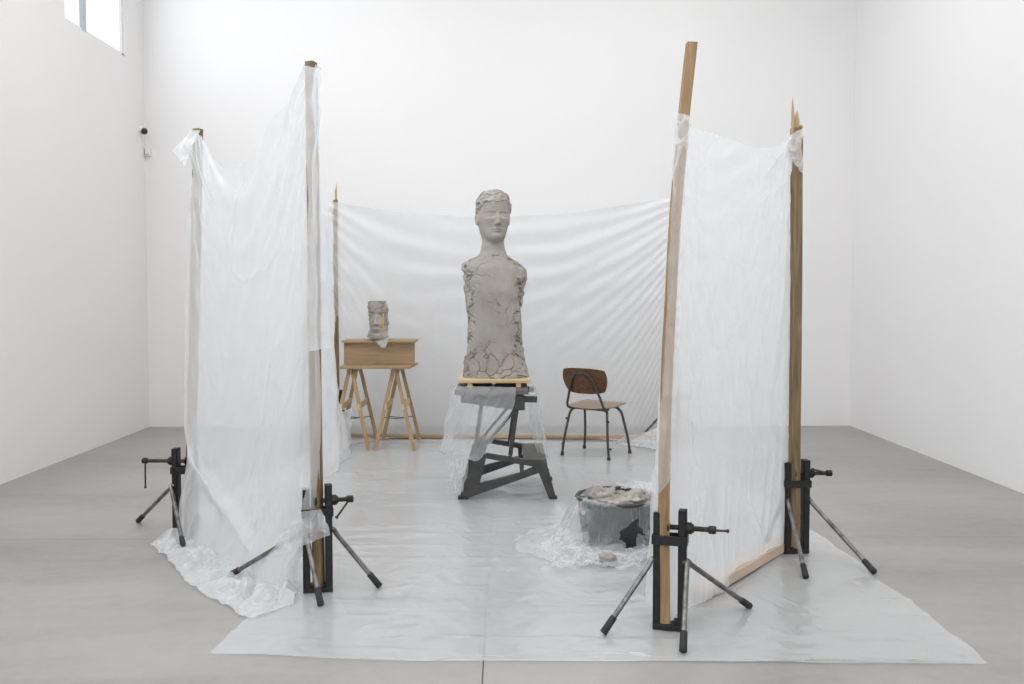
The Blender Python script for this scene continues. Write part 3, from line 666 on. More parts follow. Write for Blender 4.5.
def build_torso():
    nc = 420
    th = np.linspace(0, 2*PI, nc, endpoint=False)
    rt = np.linspace(Z0, Zneck, 330)
    tt = 1-(1-np.linspace(0, 1, 210))**1.35
    rh = ZC+tt*HH*(1.0); rh = rh[rh > Zneck+.002]
    zr = np.concatenate([rt, rh])
    t = (zr-ZC)/HH
    a_h, f_h, b_h, p_h = head_dims(t)
    sc = HH
    # torso dims
    L_ = smooth_interp(zr, zp, xl); R_ = smooth_interp(zr, zp, xr)
    cx = (L_+R_)/2; at_ = (R_-L_)/2
    dep_z = [Z0, pz(352), pz(333), pz(303), pz(280), pz(269), pz(262), pz(256), pz(250), Zneck]
    ft = smooth_interp(zr, dep_z, [.165, .158, .148, .152, .155, .145, .115, .080, .062, .058])
    bt = smooth_interp(zr, dep_z, [.165, .158, .145, .150, .160, .155, .135, .115, .098, .095])
    k = sm(zr, Zneck-.05, Zneck+.01)
    a = at_*(1-k)+a_h*sc*k; f = ft*(1-k)+f_h*sc*k; b = bt*(1-k)+b_h*sc*k
    p = 2.7*(1-sm(zr, pz(268), pz(254)))+2.1*sm(zr, pz(268), pz(254)); p = p*(1-k)+p_h*k
    cx = cx*(1-k)+hx*k
    C, S = np.cos(th)[None], np.sin(th)[None]           # theta = 0 faces the camera (-y)
    ex = 2/p[:, None]
    X = a[:, None]*np.sign(S)*np.abs(S)**ex
    Yf = np.where(C > 0, f[:, None], b[:, None])*np.sign(C)*np.abs(C)**ex
    Zg = np.repeat(zr[:, None], nc, 1)
    wj = smooth_interp(t, [-.05, 0, .05, .10, .2, .32, .45, .6], [.12, .150, .195, .228, .268, .300, .330, .40])[:, None]*sc
    fn_ = smooth_interp(t, [-.3, 0, .12, .30, .42], [.150, .150, .17, .33, .42])[:, None]*sc
    hb = sm(t, -.10, -.04)[:, None]
    neckp = fn_*np.sqrt(np.clip(1-(X/np.maximum(a[:, None], .01))**2, 0, 1))
    jawp = f[:, None]*np.clip(1-np.abs(X/wj)**2.1, 0, 1)**.55
    jy = (neckp**6+jawp**6)**(1/6)
    lowh = hb*(1-sm(t, .42, .60))[:, None]
    Yf = np.where(C > 0, Yf*(1-lowh)+jy*lowh, Yf)
    # chin rises toward the ears: the jaw line
    tg = (Zg-ZC)/HH
    xh = X/HH
    fw = sm(C, .15, .55)*np.ones_like(X)
    fd = face_disp(xh, tg)*fw*sm(tg, -.02, .05)
    Yf = Yf+fd*HH
    # hair cap
    hairline = .80-.0*xh-2.2*xh**2*0
    ang = np.abs(np.arctan2(S, C))*np.ones_like(X)
    hl = smooth_interp(ang, [0, .5, .9, 1.25, 1.5, 1.9, 2.4, PI], [.775, .765, .72, .60, .56, .42, .22, .12])
    hl = hl+fbm(np.stack([X*14, Yf*14, Zg*0], -1), 2, 301)*.022
    hm = sm(tg-hl+.05*fbm(np.stack([X*30, Yf*30, Zg*30], -1), 2, 304), -.012, .012)
    q = np.stack([X*24, Yf*24, Zg*24], -1)
    hw1, hw2, hid_ = worley(q*np.array([.8, .8, 1.3])+fbm(q*.6, 2, 305)[..., None]*.8, 306)
    hd = hm*(.005+.008*fbm(q*np.array([1, 1, 1.8]), 3, 302)+.005*ridge(q*.8, 2, 303)+.013*(hid_-.3)-.004*(1-sm(hw2-hw1, .02, .1)))
    # direction outwards
    nx = X/np.maximum(a[:, None], .02); ny = Yf/np.maximum(np.where(C > 0, f[:, None], b[:, None]), .02)
    ln = np.sqrt(nx**2+ny**2)+1e-6; nx /= ln; ny /= ln
    X = X+nx*hd; Yf = Yf+ny*hd; Zup = hd*sm(tg, .8, 1.0)
    # anatomy of the torso, very soft
    tz = (Zg-Z0)/(pz(262)-Z0)
    g = lambda cx_, cz, sx, sz: np.exp(-((X-cx_)/sx)**2-((tz-cz)/sz)**2)
    ch = .006*g(-.08, .74, .07, .06)+.006*g(.08, .74, .07, .06)-.004*np.exp(-(X/.018)**2)*sm(tz, .3, .5)*(1-sm(tz, .8, .95))+.006*g(0, .25, .12, .12)
    Yf = Yf+ch*fw*(1-k[:, None])
    colb = .009*(np.exp(-((Zg-(pz(258)-abs(X)*.12))/.010)**2))*np.exp(-((np.abs(X)-.07)/.045)**2)*sm(C, .3, .7)
    Yf = Yf+colb
    # broken surface
    torso = 1-sm(zr, pz(262), pz(254))[:, None]
    P3 = np.stack([X, -Yf, Zg], -1)
    wp = P3*8+np.stack([fbm(P3*9+3, 3, 310), fbm(P3*9+7, 3, 311), fbm(P3*9+13, 3, 312)], -1)*.75
    F1, F2, idv = worley(wp, 320)
    ed = F2-F1
    side = sm(np.abs(X)/at_[:, None], .58, .88)
    lowm = 1-sm(tz, .10, .38)
    band = np.exp(-((tz-.60)/.10)**2)*.5
    den = np.clip(side*.95+lowm*.9+fbm(P3*4.5, 2, 330)*.55-.05, 0, 1)*torso
    neckcr = np.exp(-((Zg-pz(256))/.012)**2)*.9
    den = np.clip(den+neckcr*sm(C, -.3, .3)*.8, 0, 1)
    act = sm(den, .28, .5)
    cw = .030+.045*np.clip(den, 0, 1)
    crack = (1-sm(ed, cw*.35, cw))*act
    wq = P3*5.5+np.stack([fbm(P3*11+23, 3, 313), fbm(P3*11+27, 3, 314), fbm(P3*11+33, 3, 315)], -1)*.8
    G1, G2, gid = worley(wq, 325)
    thin = (1-sm(G2-G1, .012, .034))*sm(fbm(P3*3.2+50, 2, 331), -.14, .06)*torso*(1-.6*sm(den, .3, .6))
    crack = np.maximum(crack, thin*.9)
    plate = (idv-.5)*.016*sm(den, .35, .8)*torso
    rough = (fbm(P3*16, 4, 340)*.005+fbm(P3*45, 3, 341)*.0020)*(.25+.75*sm(den, .2, .8))*torso
    shz = np.exp(-((tz-.86)/.20)**2)*side                # torn arm stumps
    torn = torso*shz*(ridge(P3*np.array([14, 14, 22]), 3, 350)*.016+(idv-.4)*.020)
    base_r = torso*(1-sm(tz, 0, .06))*(fbm(P3*20, 3, 360)*.012+.004)
    headn = (1-torso)*fbm(P3*30, 3, 370)*.0007
    dsp = -crack*(.013+.012*side)+plate+rough+torn+base_r+headn
    X = X+nx*dsp; Yf = Yf+ny*dsp
    # turn the head a little to the right
    kk = sm(zr, pz(253), pz(243))[:, None]*HEADYAW
    Xr = X*np.cos(kk)+Yf*np.sin(kk); Yr = -X*np.sin(kk)+Yf*np.cos(kk)
    P = np.stack([cx[:, None]+Xr, SY-Yr, Zg+Zup], -1)
    mb = MB(); mb.grid(P, wrap=True)
    mb.f.append(tuple(range(nc)))
    top = len(mb.v); mb.v.append((cx[-1], SY, zr[-1]+.009)); o_ = (len(zr)-1)*nc
    mb.f += [(o_+i, o_+(i+1) % nc, top) for i in range(nc)]
    # ears
    for s in (-1, 1):
        n1, n2 = 40, 26; ee = []
        for i in range(n1):
            ph = 2*PI*i/n1
            for j in range(n2): pass
        uu, vv = np.meshgrid(np.linspace(0, 2*PI, 48, endpoint=False), np.linspace(0.02, PI-.02, 30))
        ex_, ey_, ez_ = np.sin(vv)*np.cos(uu), np.sin(vv)*np.sin(uu), np.cos(vv)
        rr = np.sqrt((ey_/1.0)**2+(ez_/1.0)**2)
        hollow = np.exp(-((rr-.0)/.55)**2)*.55
        lx = ex_*.015*(1-hollow*(ex_*s > 0)); ly = ey_*(.030+.008*ez_); lz = ez_*.046
        Lx = s*(.318*HH-.001)+lx+s*np.maximum(-ly, 0)*-.25+s*(ly > 0)*0
        Ly = -.01+(-ly)*1.0
        Lx = Lx+s*np.clip(-Ly+.0, 0, 1)*.3
        lt = .44*HH+lz
        Lxr = Lx*math.cos(HEADYAW)+Ly*math.sin(HEADYAW); Lyr = -Lx*math.sin(HEADYAW)+Ly*math.cos(HEADYAW)
        mb.grid(np.stack([hx+Lxr, SY-Lyr, ZC+lt], -1), wrap=True)
    # loose flakes and lumps pressed on the torn sides and along the bottom
    for i in range(150):
        s = random.choice((-1, 1))
        if i < 95: zt = random.uniform(.62, .98)
        else: zt = random.uniform(0.0, .55)
        z = Z0+zt*(pz(262)-Z0); aa = float(np.interp(z, zp, (xr-xl)/2)); cc = float(np.interp(z, zp, (xr+xl)/2))
        phi = random.uniform(-.55, .5); x = cc+s*aa*(abs(math.cos(phi))**.75)*.985; y = SY-.15*math.sin(phi)*1.0
        r = random.uniform(.010, .026)
        vs_, fs_ = ico(r, random.random()*99, .45, (random.uniform(.35, .7), 1, random.uniform(.7, 1.5)))
        mb.add([(x+p_[0], y+p_[1], z+p_[2]) for p_ in vs_], fs_)
    o = mb.build('clay_torso', 'clay', smooth=True, auto=False, loc=(hx, SY, Z0))
    return o
def ico(r, seed, rough=.35, scl=(1, 1, 1), n=16):
    uu, vv = np.meshgrid(np.linspace(0, 2*PI, n*2, endpoint=False), np.linspace(.05, PI-.05, n))
    P = np.stack([np.sin(vv)*np.cos(uu), np.sin(vv)*np.sin(uu), np.cos(vv)], -1)
    F1, F2, idv = worley(P*1.6+seed, 400)
    P = P*(1+rough*(fbm(P*1.7+seed, 4, 401))+rough*.4*(idv-.5))[..., None]*r*np.array(scl)
    mb = MB(); mb.grid(P, wrap=True); m_ = n*2
    mb.f.append(tuple(range(m_))); mb.f.append(tuple((n-1)*m_+k for k in range(m_-1, -1, -1)))
    return mb.v, mb.f
tor = build_torso()
tag(tor, 'tall cracked grey clay bust of an armless figure with a finished head', 'sculpture')

# pale pine base the torso stands on
zt = Z0
g = empty('wooden_pallet', (pxx(495), SY-.02, zt-.055), 'pale pine pallet board directly under the tall clay bust', 'pallet')
lx0, lx1 = ad(458.5, 380, SY-.22).x, ad(530.5, 380, SY-.22).x
local(g, MB().box((lx0, SY-.24, zt-.026), (lx1, SY+.24, zt-.001)), 'top_board', 'wood_pale', bevel=.003)
for x in (ad(470, 380, SY-.2).x, ad(497, 380, SY-.2).x, ad(518.5, 380, SY-.2).x):
    if abs(x-ad(497, 380, SY-.2).x) < .01: continue
    local(g, MB().box((x-.018, SY-.235, zt-.056), (x+.018, SY+.235, zt-.026)), 'runner', 'wood_pale', bevel=.003)
ZB = zt-.056                      # top of the workbench

# ------------------------------------------------------------------ folding workbench
WYn = at(507, 500).y+.01; WYf = WYn+.62
wb = empty('folding_workbench', ((at(462, 500).x+at(552, 500).x)/2, (WYn+WYf)/2, 0), 'dark grey steel folding workbench with a step, under the tall clay bust', 'workbench')
def wp_(px, py): p = ad(px, py, WYn); return (p.x, p.z)
cr = lambda x, y: wp_(430+x/4.275, 360+y/4.275)
nstrip = [0]
def strip(pts, y0, y1, mb):
    nstrip[0] += 1; e_ = .0009*(nstrip[0] % 7); y0 -= e_; y1 += e_
    mb.prism([cr(*p) for p in pts], y0, y1)
dY = (WYf-WYn)
for k, yy in enumerate((WYn, WYf)):
    mb = MB(); y0, y1 = yy-.02, yy+.02
    # lower side casting: left leg, sloping lower web, upper rail, right leg
    strip([(168, 425), (245, 400), (212, 528), (160, 600), (124, 600)], y0, y1, mb)
    strip([(240, 398), (500, 438), (492, 462), (236, 418)], y0, y1, mb)
    strip([(205, 530), (385, 482), (470, 445), (495, 470), (160, 588), (160, 560)], y0, y1, mb)
    strip([(380, 428), (402, 431), (400, 480), (385, 488)], y0, y1, mb)
    strip([(438, 434), (500, 440), (496, 472), (438, 482)], y0, y1, mb)
    strip([(460, 470), (497, 440), (540, 592), (540, 600), (512, 600)], y0, y1, mb)
    fr_ = local(wb, mb, 'side_frame', 'grey_steel', bevel=.002)
    for px0, px1 in ((120, 162), (508, 543)):
        mb = MB(); a = cr(px0, 592); b2 = cr(px1, 604); mb.box((a[0], y0-.006, 0.0 if k else .0), (b2[0], y1+.006, .028))
        local(wb, mb, 'foot', 'rubber', bevel=.003)
    # uprights and brace
    for (p0, p1, w_) in (((377, 170), (343, 412), .030), ((222, 165), (188, 420), .026), ((366, 212), (186, 428), .020)):
        a = cr(*p0); b2 = cr(*p1); off = .028 if k == 0 else -.028
        mb = MB().bar((a[0], yy+off, a[1]), (b2[0], yy+off, b2[1]), .016, w_, up=V((0, 1, 0)).cross(V((b2[0]-a[0], 0, b2[1]-a[1])).normalized()))
        local(wb, mb, 'strut', 'grey_steel', bevel=.002)
    # top channel with tapered underside
    mb = MB()
    tz_ = ZB-.045
    c0 = cr(130, 130); c1 = cr(458, 150)
    xA, xB, xC = cr(132, 0)[0], cr(362, 0)[0], cr(458, 0)[0]
    mb.prism([(xA, tz_), (xB, tz_), (xB, tz_-.098), (xA, tz_-.045)], yy-.028, yy+.028)
    mb.prism([(xB, tz_), (cr(405, 0)[0], tz_), (cr(405, 0)[0], tz_-.100), (xB, tz_-.100)], yy-.032, yy+.032)
    mb.prism([(cr(405, 0)[0], tz_-.004), (xC, tz_-.004), (xC, tz_-.045), (cr(405, 0)[0], tz_-.045)], yy-.028, yy+.028)
    local(wb, mb, 'top_channel', 'grey_steel', bevel=.002)
    # screw along the channel
# jaws: two long boards
for (x0, x1) in ((cr(108, 0)[0], cr(262, 0)[0]), (cr(276, 0)[0], cr(420, 0)[0])):
    mb = MB().box((x0, WYn-.07, ZB-.030), (x1, WYf+.07, ZB)); local(wb, mb, 'jaw', 'step', bevel=.003)
mb = MB().box((cr(128, 0)[0], WYn-.02, ZB-.046), (cr(400, 0)[0], WYf+.02, ZB-.030)); local(wb, mb, 'jaw_carrier', 'grey_steel', bevel=.002)
# step tread between the two side frames, and crossbar
a = cr(400, 425); b2 = cr(497, 440)
mb = MB().box((a[0], WYn-.005, a[1]-.022), (b2[0]+.003, WYf+.005, a[1]+.004)); local(wb, mb, 'step_tread', 'step', bevel=.004)
a = cr(180, 470); mb = MB().tube([(a[0], WYn, a[1]), (a[0], WYf, a[1])], .013, 12); local(wb, mb, 'crossbar', 'grey_steel', smooth=True)
a = cr(345, 405); mb = MB().tube([(a[0], WYn-.02, a[1]), (a[0], WYf+.02, a[1])], .010, 12); local(wb, mb, 'crossbar', 'grey_steel', smooth=True)

# film draped over the workbench
mb = MB(); yf = WYn-.10
def drape(mb, rowsP_, seed, amp=.014, nu=120, nv=140, fr=(5, 3.4)):
    """rowsP_ = list of polylines (top to bottom) each a list of Vectors"""
    us = np.linspace(0, 1, nu); rows_ = []
    for pl in rowsP_:
        rows_.append(lerp_pts(us, [(i/(len(pl)-1), p) for i, p in enumerate(pl)]))
    R_ = np.array(rows_); vs_ = np.linspace(0, 1, nv); xs = np.linspace(0, 1, len(rows_))
    P = np.zeros((nv, nu, 3))
    for j in range(nu):
        for c in range(3): P[:, j, c] = smooth_interp(vs_, xs, R_[:, j, c])
    U, W_ = np.meshgrid(us, vs_)
    d = ridge(np.stack([U*fr[0]+W_*1.2, W_*fr[1], U*0+seed], -1), 3, seed)*amp*(.25+.75*W_)
    P[..., 1] -= d; P[..., 0] += fbm(np.stack([U*fr[0]*.7, W_*fr[1]*1.5, U*0+seed], -1), 3, seed+1)*amp*.6
    P[..., 2] = np.maximum(P[..., 2], .02)
    mb.grid(P); return mb
A_ = lambda x, y, dy=0: ad(430+x/4.275, 360+y/4.275, yf+dy)
drape(mb, [[A_(100, 112, .04), A_(160, 112), A_(250, 114), A_(365, 116, .02)],
           [A_(85, 190, .02), A_(150, 190, -.02), A_(240, 190, -.02), A_(360, 185, .0)],
           [A_(60, 300, .02), A_(140, 300, -.04), A_(220, 310, -.05), A_(310, 285, -.01)],
           [A_(42, 385, .0), A_(110, 390, -.05), A_(180, 420, -.06), A_(250, 375, -.03)],
           [A_(55, 392, .02), A_(130, 405, -.03), A_(195, 432, -.05), A_(225, 415, -.03)]], 61, amp=.022)
drape(mb, [[A_(75, 380, .10), A_(110, 385, .08), A_(165, 395, .07)],
           [A_(85, 470, .10), A_(120, 470, .06), A_(160, 480, .05)],
           [A_(78, 560, .08), A_(115, 566, .05), A_(140, 560, .05)]], 65, amp=.02)
drape(mb, [[A_(100, 112, .04), A_(96, 108, .4), A_(110, 104, .72)],
           [A_(62, 300, .04), A_(75, 280, .4), A_(100, 260, .72)],
           [A_(48, 388, .04), A_(62, 400, .4), A_(95, 380, .75)]], 67, amp=.02)
drape(mb, [[A_(425, 92, .15), A_(445, 96, .15), A_(450, 100, .5)],
           [A_(420, 200, .15), A_(465, 220, .15), A_(470, 220, .6)],
           [A_(440, 330, .35), A_(488, 345, .3), A_(492, 340, .7)],
           [A_(478, 440, .35), A_(505, 460, .3), A_(520, 470, .7)]], 69, amp=.02)
o = mb.build('plastic_cover', 'film_thin', smooth=True, auto=False, loc=((at(462, 500)+at(552, 500))/2))
tag(o, 'crumpled clear plastic draped over the dark folding workbench', 'plastic sheet')

# ------------------------------------------------------------------ chair
fA, fB, fC, fD = at(560, 455), at(585, 449.5), at(608.5, 460.5), at(631.5, 454)
cc = (fA+fB+fC+fD)/4
rearmid = (fA+fC)/2; frontmid = (fB+fD)/2
fwd = (frontmid-rearmid).normalized(); rt_ = V((.82, -.572, 0)).normalized(); fwd = V((-rt_.y, rt_.x, 0)); yaw = math.atan2(fwd.y, fwd.x)-PI/2
ch = empty('chair', (cc.x, cc.y, 0), 'chair with dark walnut backrest, worn plywood seat and dark tube frame', 'chair')
CW = lambda x, y, z: V((cc.x, cc.y, 0))+rt_*x+fwd*y+V((0, 0, z))   # x to its right, y forward
hw, hd_ = .225, .20
zS = .440
# rear and front inverted U frames
for (sy, top_y, nm, hwid) in ((-1, -.13, 'rear_leg_frame', .235), (1, .10, 'front_leg_frame', .235)):
    yf_ = sy*hd_; pts = [CW(-hwid, yf_, .012), CW(-hwid+.018, yf_*.84+top_y*.16, .16), CW(-hwid+.045, yf_*.3+top_y*.7, .36), CW(-hwid+.058, top_y, .405), CW(-hwid+.09, top_y, .424),
                         CW(-.08, top_y, .426), CW(.08, top_y, .426), CW(hwid-.09, top_y, .424), CW(hwid-.058, top_y, .405), CW(hwid-.045, yf_*.3+top_y*.7, .36), CW(hwid-.018, yf_*.84+top_y*.16, .16), CW(hwid, yf_, .012)]
    fm = local(ch, MB().tube(bez(pts, 8), .0115, 14), nm, 'chair_tube', smooth=True)
    for s in (-1, 1):
        p = CW(s*hwid, yf_, .0); q_ = CW(s*(hwid-.004), yf_*.985, .035)
        k_ = MB().tube([p, p.lerp(q_, .8), q_], [.016, .015, .012], 12); local(ch, k_, 'foot', 'rubber', smooth=True)
    if sy < 0:
        for s in (-1, 1):
            for zz in (.10, .33):
                q0 = CW(s*(hwid-.018+(0.018 if zz < .2 else -.022))+.0, yf_*.9 if zz < .2 else yf_*.75, zz)
                q0 = CW(s*(hwid-(.010 if zz < .2 else .040)), (yf_*.90 if zz < .2 else yf_*.42+top_y*.6), zz)
                local(ch, MB().tube([q0-fwd*.004+rt_*(.0), q0+rt_*.022*s], [.009, .009], 10), 'stacking_buffer', 'rubber', smooth=True)
# side rails under the seat linking both frames
for s in (-1, 1):
    local(ch, MB().tube([CW(s*.13, -.17, .432), CW(s*.13, .16, .428)], .009, 12), 'seat_rail', 'chair_tube', smooth=True)
# back loop
pts = [CW(-.175, -.10, .428), CW(-.180, -.17, .432), CW(-.178, -.205, .47), CW(-.150, -.225, .56), CW(-.105, -.258, .68), CW(-.065, -.275, .735), CW(0, -.283, .752), CW(.065, -.275, .735), CW(.105, -.258, .68), CW(.150, -.225, .56), CW(.178, -.205, .47), CW(.180, -.17, .432), CW(.175, -.10, .428)]
local(ch, MB().tube(bez(pts, 8), .0110, 14), 'back_frame', 'chair_tube', smooth=True)
# seat shell
n1, n2 = 44, 40; P = np.zeros((n2, n1, 3))
for j in range(n2):
    v = j/(n2-1)*2-1
    for i in range(n1):
        uu = i/(n1-1)*2-1
        # squircle mapping
        x = uu*math.sqrt(1-v*v*.22)*.215*(1.0+.02*v); y = v*math.sqrt(1-uu*uu*.16)*.215+.0
        z = zS+.006+.012*(uu*uu)*(.4+.6*max(0, -v))-.020*max(0, v-.45)**1.6*1.2+.014*max(0, -v-.3)**1.5
        z += .016*v; c_ = CW(x, y+.005, z); P[j, i] = (c_.x, c_.y, c_.z)
local(ch, MB().grid(P), 'seat', 'ply', smooth=True, auto=False, solid=.011)
P = np.zeros((n2, n1, 3))
for j in range(n2):
    v = j/(n2-1)*2-1
    for i in range(n1):
        uu = i/(n1-1)*2-1
        sq = math.sqrt(1-v*v*.24); x = uu*sq*(.218+.012*v); zz = .683+v*math.sqrt(1-abs(uu)**3*.30)*.112
        y = -.268+.012-.065*(1-uu*uu)*0+.055*uu*uu-.035*(zz-.675)-.02*v
        c_ = CW(x, y, zz); P[j, i] = (c_.x, c_.y, c_.z)
local(ch, MB().grid(P), 'backrest', 'walnut', smooth=True, auto=False, solid=.011)

# ------------------------------------------------------------------ trestles, channel shelf and head fragment
TY0 = at(400, 450.5).y; TY1 = at(400, 440).y-.01
def trestle(cxp, feet, label, m='trestle'):
    """cxp = pixel of the ridge; feet = pixels of the two front feet, the rear pair follows"""
    zr_ = .735; apx = ad(cxp, 371, TY0+.06).x
    g = empty('trestle', (apx, (TY0+TY1)/2, 0), label, 'trestle', 'trestles under the channel shelf')
    xs_ = [at(f, 450.5).x for f in feet]
    yA, yB = TY0+.07, TY1-.05
    legs = []
    for (yt, yb_) in ((yA, TY0), (yB, TY1)):
        for xx, s in zip(xs_, (-1, 1)):
            mb = MB().bar((xx, yb_, 0.003), (apx+s*.012, yt, zr_), .020, .034, up=V((0, 1, 0)) if False else V((1, 0, 0)))
            local(g, mb, 'leg', m, bevel=.002)
    for s, xx in zip((-1, 1), xs_):       # top rail each side and pale spreader boards low down
        mb = MB().box((apx+s*.012-.012, yA-.05, zr_-.03), (apx+s*.012+.012, yB+.05, zr_+.015)); local(g, mb, 'top_rail', m, bevel=.002)
        t_ = .55; xm = apx+(xx-apx)*(1-t_)
        mb = MB().box((xm-.009, TY0+.02, zr_*t_-.035), (xm+.009, TY1-.02, zr_*t_+.02)); local(g, mb, 'spreader', 'wood_pale', bevel=.002)
    for zz, yy in ((.30, TY0+.04), (.24, TY1-.03)):
        k_ = 1-zz/zr_; a = V((apx+(xs_[0]-apx)*k_, yy, zz)); b_ = V((apx+(xs_[1]-apx)*k_, yy, zz)); mid = (a+b_)/2-V((0, 0, .012))
        local(g, MB().tube(bez([a, mid, b_], 8), .0045, 8), 'cord', 'strap', smooth=True)
    mb = MB().tube([(apx-.03, yA-.04, zr_-.01), (apx+.03, yA-.04, zr_-.01)], .010, 10); local(g, mb, 'hinge', 'tube', smooth=True)
    return g
trestle(350.5, (331, 368.5), 'left pine trestle under the channel shelf, partly behind film')
trestle(394.5, (375, 414), 'right pine trestle under the channel shelf, nearer the workbench')
sx0, sx1 = ad(341.5, 342, TY0+.10).x, ad(414.5, 342, TY0+.10).x; bx0 = ad(338, 366, TY0-.05).x
zb_ = .752
zt_ = ad(380, 340.5, TY0+.10).z
g = empty('channel_shelf', ((sx0+sx1)/2, TY0+.2, zb_), 'brown wooden channel-shaped shelf resting on the two trestles', 'shelf')
local(g, MB().prism([(bx0, 0), (sx1, 0), (sx1, .022), (bx0, .022)], 0, 0) if False else MB().add(
    [(bx0, TY0-.03, zb_), (sx1-.03, TY0-.03, zb_), (sx1, TY0+.42, zb_), (sx0, TY0+.42, zb_), (bx0, TY0-.03, zb_+.022), (sx1-.03, TY0-.03, zb_+.022), (sx1, TY0+.42, zb_+.022), (sx0, TY0+.42, zb_+.022)],
    [(0, 3, 2, 1), (4, 5, 6, 7), (0, 1, 5, 4), (1, 2, 6, 5), (2, 3, 7, 6), (3, 0, 4, 7)]), 'bottom_board', 'board', bevel=.002)
local(g, MB().box((sx0+.01, TY0+.16, zb_+.022), (sx1-.005, TY0+.182, zt_-.02)), 'back_panel', 'board', bevel=.002)
local(g, MB().box((sx0, TY0+.10, zt_-.02), (sx1+.004, TY0+.42, zt_)), 'top_board', 'board', bevel=.002)

def build_fragment():
    Yc = TY0+.24; zb = zt_+.012; x0 = ad(379, 320, Yc).x
    Hh = ad(379, 301, Yc).z-zb
    nc, nr = 220, 200; th = np.linspace(0, 2*PI, nc, endpoint=False); v = np.linspace(0, 1, nr)
    t = .02+.76*v; S_ = Hh/.76
    a, f, b, p = head_dims(t)
    hwid = smooth_interp(v, [0, .12, .3, .6, .85, 1], [.20, .19, .165, .17, .18, .15])
    ex = (2/3.0)
    C, S = np.cos(th)[None], np.sin(th)[None]
    X = hwid[:, None]*np.sign(S)*np.abs(S)**ex
    fr = f[:, None]*np.sqrt(np.clip(1-(X/a[:, None])**2*.8, .05, 1))
    back = -.02+.02*np.sin(v*9)[:, None]
    Yv = np.where(C > 0, fr*np.abs(C)**.45, back*np.abs(C)**ex)
    tg = np.repeat(t[:, None], nc, 1)
    Yv = Yv+face_disp(X, tg)*sm(C, .2, .6)*.9
    Xm = X*S_; Ym = Yv*S_; Zm = zb+np.repeat((v*Hh)[:, None], nc, 1)
    P3 = np.stack([Xm, Ym, Zm], -1)
    F1, F2, idv = worley(P3*16, 500)
    sd = 1-sm(C, .25, .65)
    d = (fbm(P3*25, 4, 501)*.020+(idv-.5)*.022)*sd-.006*(1-sm(F2-F1, .02, .07))+fbm(P3*30, 3, 502)*.005
    Xm = Xm+np.sign(S)*d; Ym = Ym+C*d*.5
    Zm = Zm+fbm(P3*20+9, 3, 503)*.010*(v[:, None] > .9)
    mb = MB(); mb.grid(np.stack([x0+Xm, Yc-Ym, Zm], -1), wrap=True)
    mb.f.append(tuple(range(nc))); mb.f.append(tuple((nr-1)*nc+k for k in range(nc-1, -1, -1)))
    # clay foot
    for (dx, dz, r) in ((-.03, .01, .035), (.03, .008, .04), (.0, .006, .04)):
        vs_, fs_ = ico(r, dx*90+3, .3, (1, 1, .4)); mb.add([(x0+dx+q[0], Yc-.05+q[1], zb+dz+q[2]) for q in vs_], fs_)
    o = mb.build('clay_face_fragment', 'clay_warm', smooth=True, auto=False, loc=(x0, Yc, zb))
    tag(o, 'small clay face fragment with a yellow stick, standing on the channel shelf', 'sculpture')
    a = ad(383.2, 313.5, Yc-.165); b_ = ad(382.9, 330.5, Yc-.165)
    st = MB().bar(b_, a, .009, .009).build('yellow_stick', 'yellow', bevel=.001); st.parent = o; st.matrix_parent_inverse = Matrix.Translation(-V(o.location))
    return Yc, x0
Yc, fx0 = build_fragment()
mb = MB()
patch(mb, V((fx0-.11, TY0+.09, zt_+.015)), V((fx0+.13, TY0+.09, zt_+.012)), V((fx0+.12, TY0+.36, zt_+.018)), V((fx0-.10, TY0+.36, zt_+.018)), n=60, amp=.012, fr=16, seed=71, nrm=V((0, 0, 1)))
patch(mb, V((fx0-.02, TY0+.092, zt_+.012)), V((fx0+.11, TY0+.092, zt_+.012)), V((fx0+.08, TY0+.065, zt_-.075)), V((fx0+.03, TY0+.07, zt_-.05)), n=40, amp=.012, fr=20, seed=72)
o = mb.build('plastic_scrap', 'film', smooth=True, auto=False, loc=(fx0, TY0+.1, zt_))
tag(o, 'scrap of crumpled film under the small clay face, hanging over the shelf edge', 'plastic sheet')

# ------------------------------------------------------------------ basin with clay
bc = at(617, 553); bc = V((at(617, 541).x, bc.y+.215, 0)); RB = .232; HB = .275
def lathe(mb, prof_, c, n=72):
    P = np.zeros((len(prof_), n, 3))
    for i, (r, z) in enumerate(prof_):
        a = np.linspace(0, 2*PI, n, endpoint=False); P[i, :, 0] = c.x+r*np.cos(a); P[i, :, 1] = c.y+r*np.sin(a); P[i, :, 2] = z
    return mb.grid(P, wrap=True)
tb = empty('clay_basin', bc, 'round dark grey plastic tub full of clay scraps, wrapped in film', 'tub')
mb = MB(); lathe(mb, [(.001, .012), (.17, .010), (.195, .014), (.208, .03), (.222, .14), (RB, HB-.02), (RB, HB-.015), (RB-.008, HB-.015), (.214, .14), (.198, .04), (.18, .028), (.001, .026)], bc)
local(tb, mb, 'tub_wall', 'tub', smooth=True)
mb = MB(); lathe(mb, [(RB-.010, HB-.022), (RB+.010, HB-.022), (RB+.016, HB-.010), (RB+.014, HB), (RB-.002, HB+.001), (RB-.010, HB-.008), (RB-.010, HB-.022)], bc)
local(tb, mb, 'rim', 'tub', smooth=True)
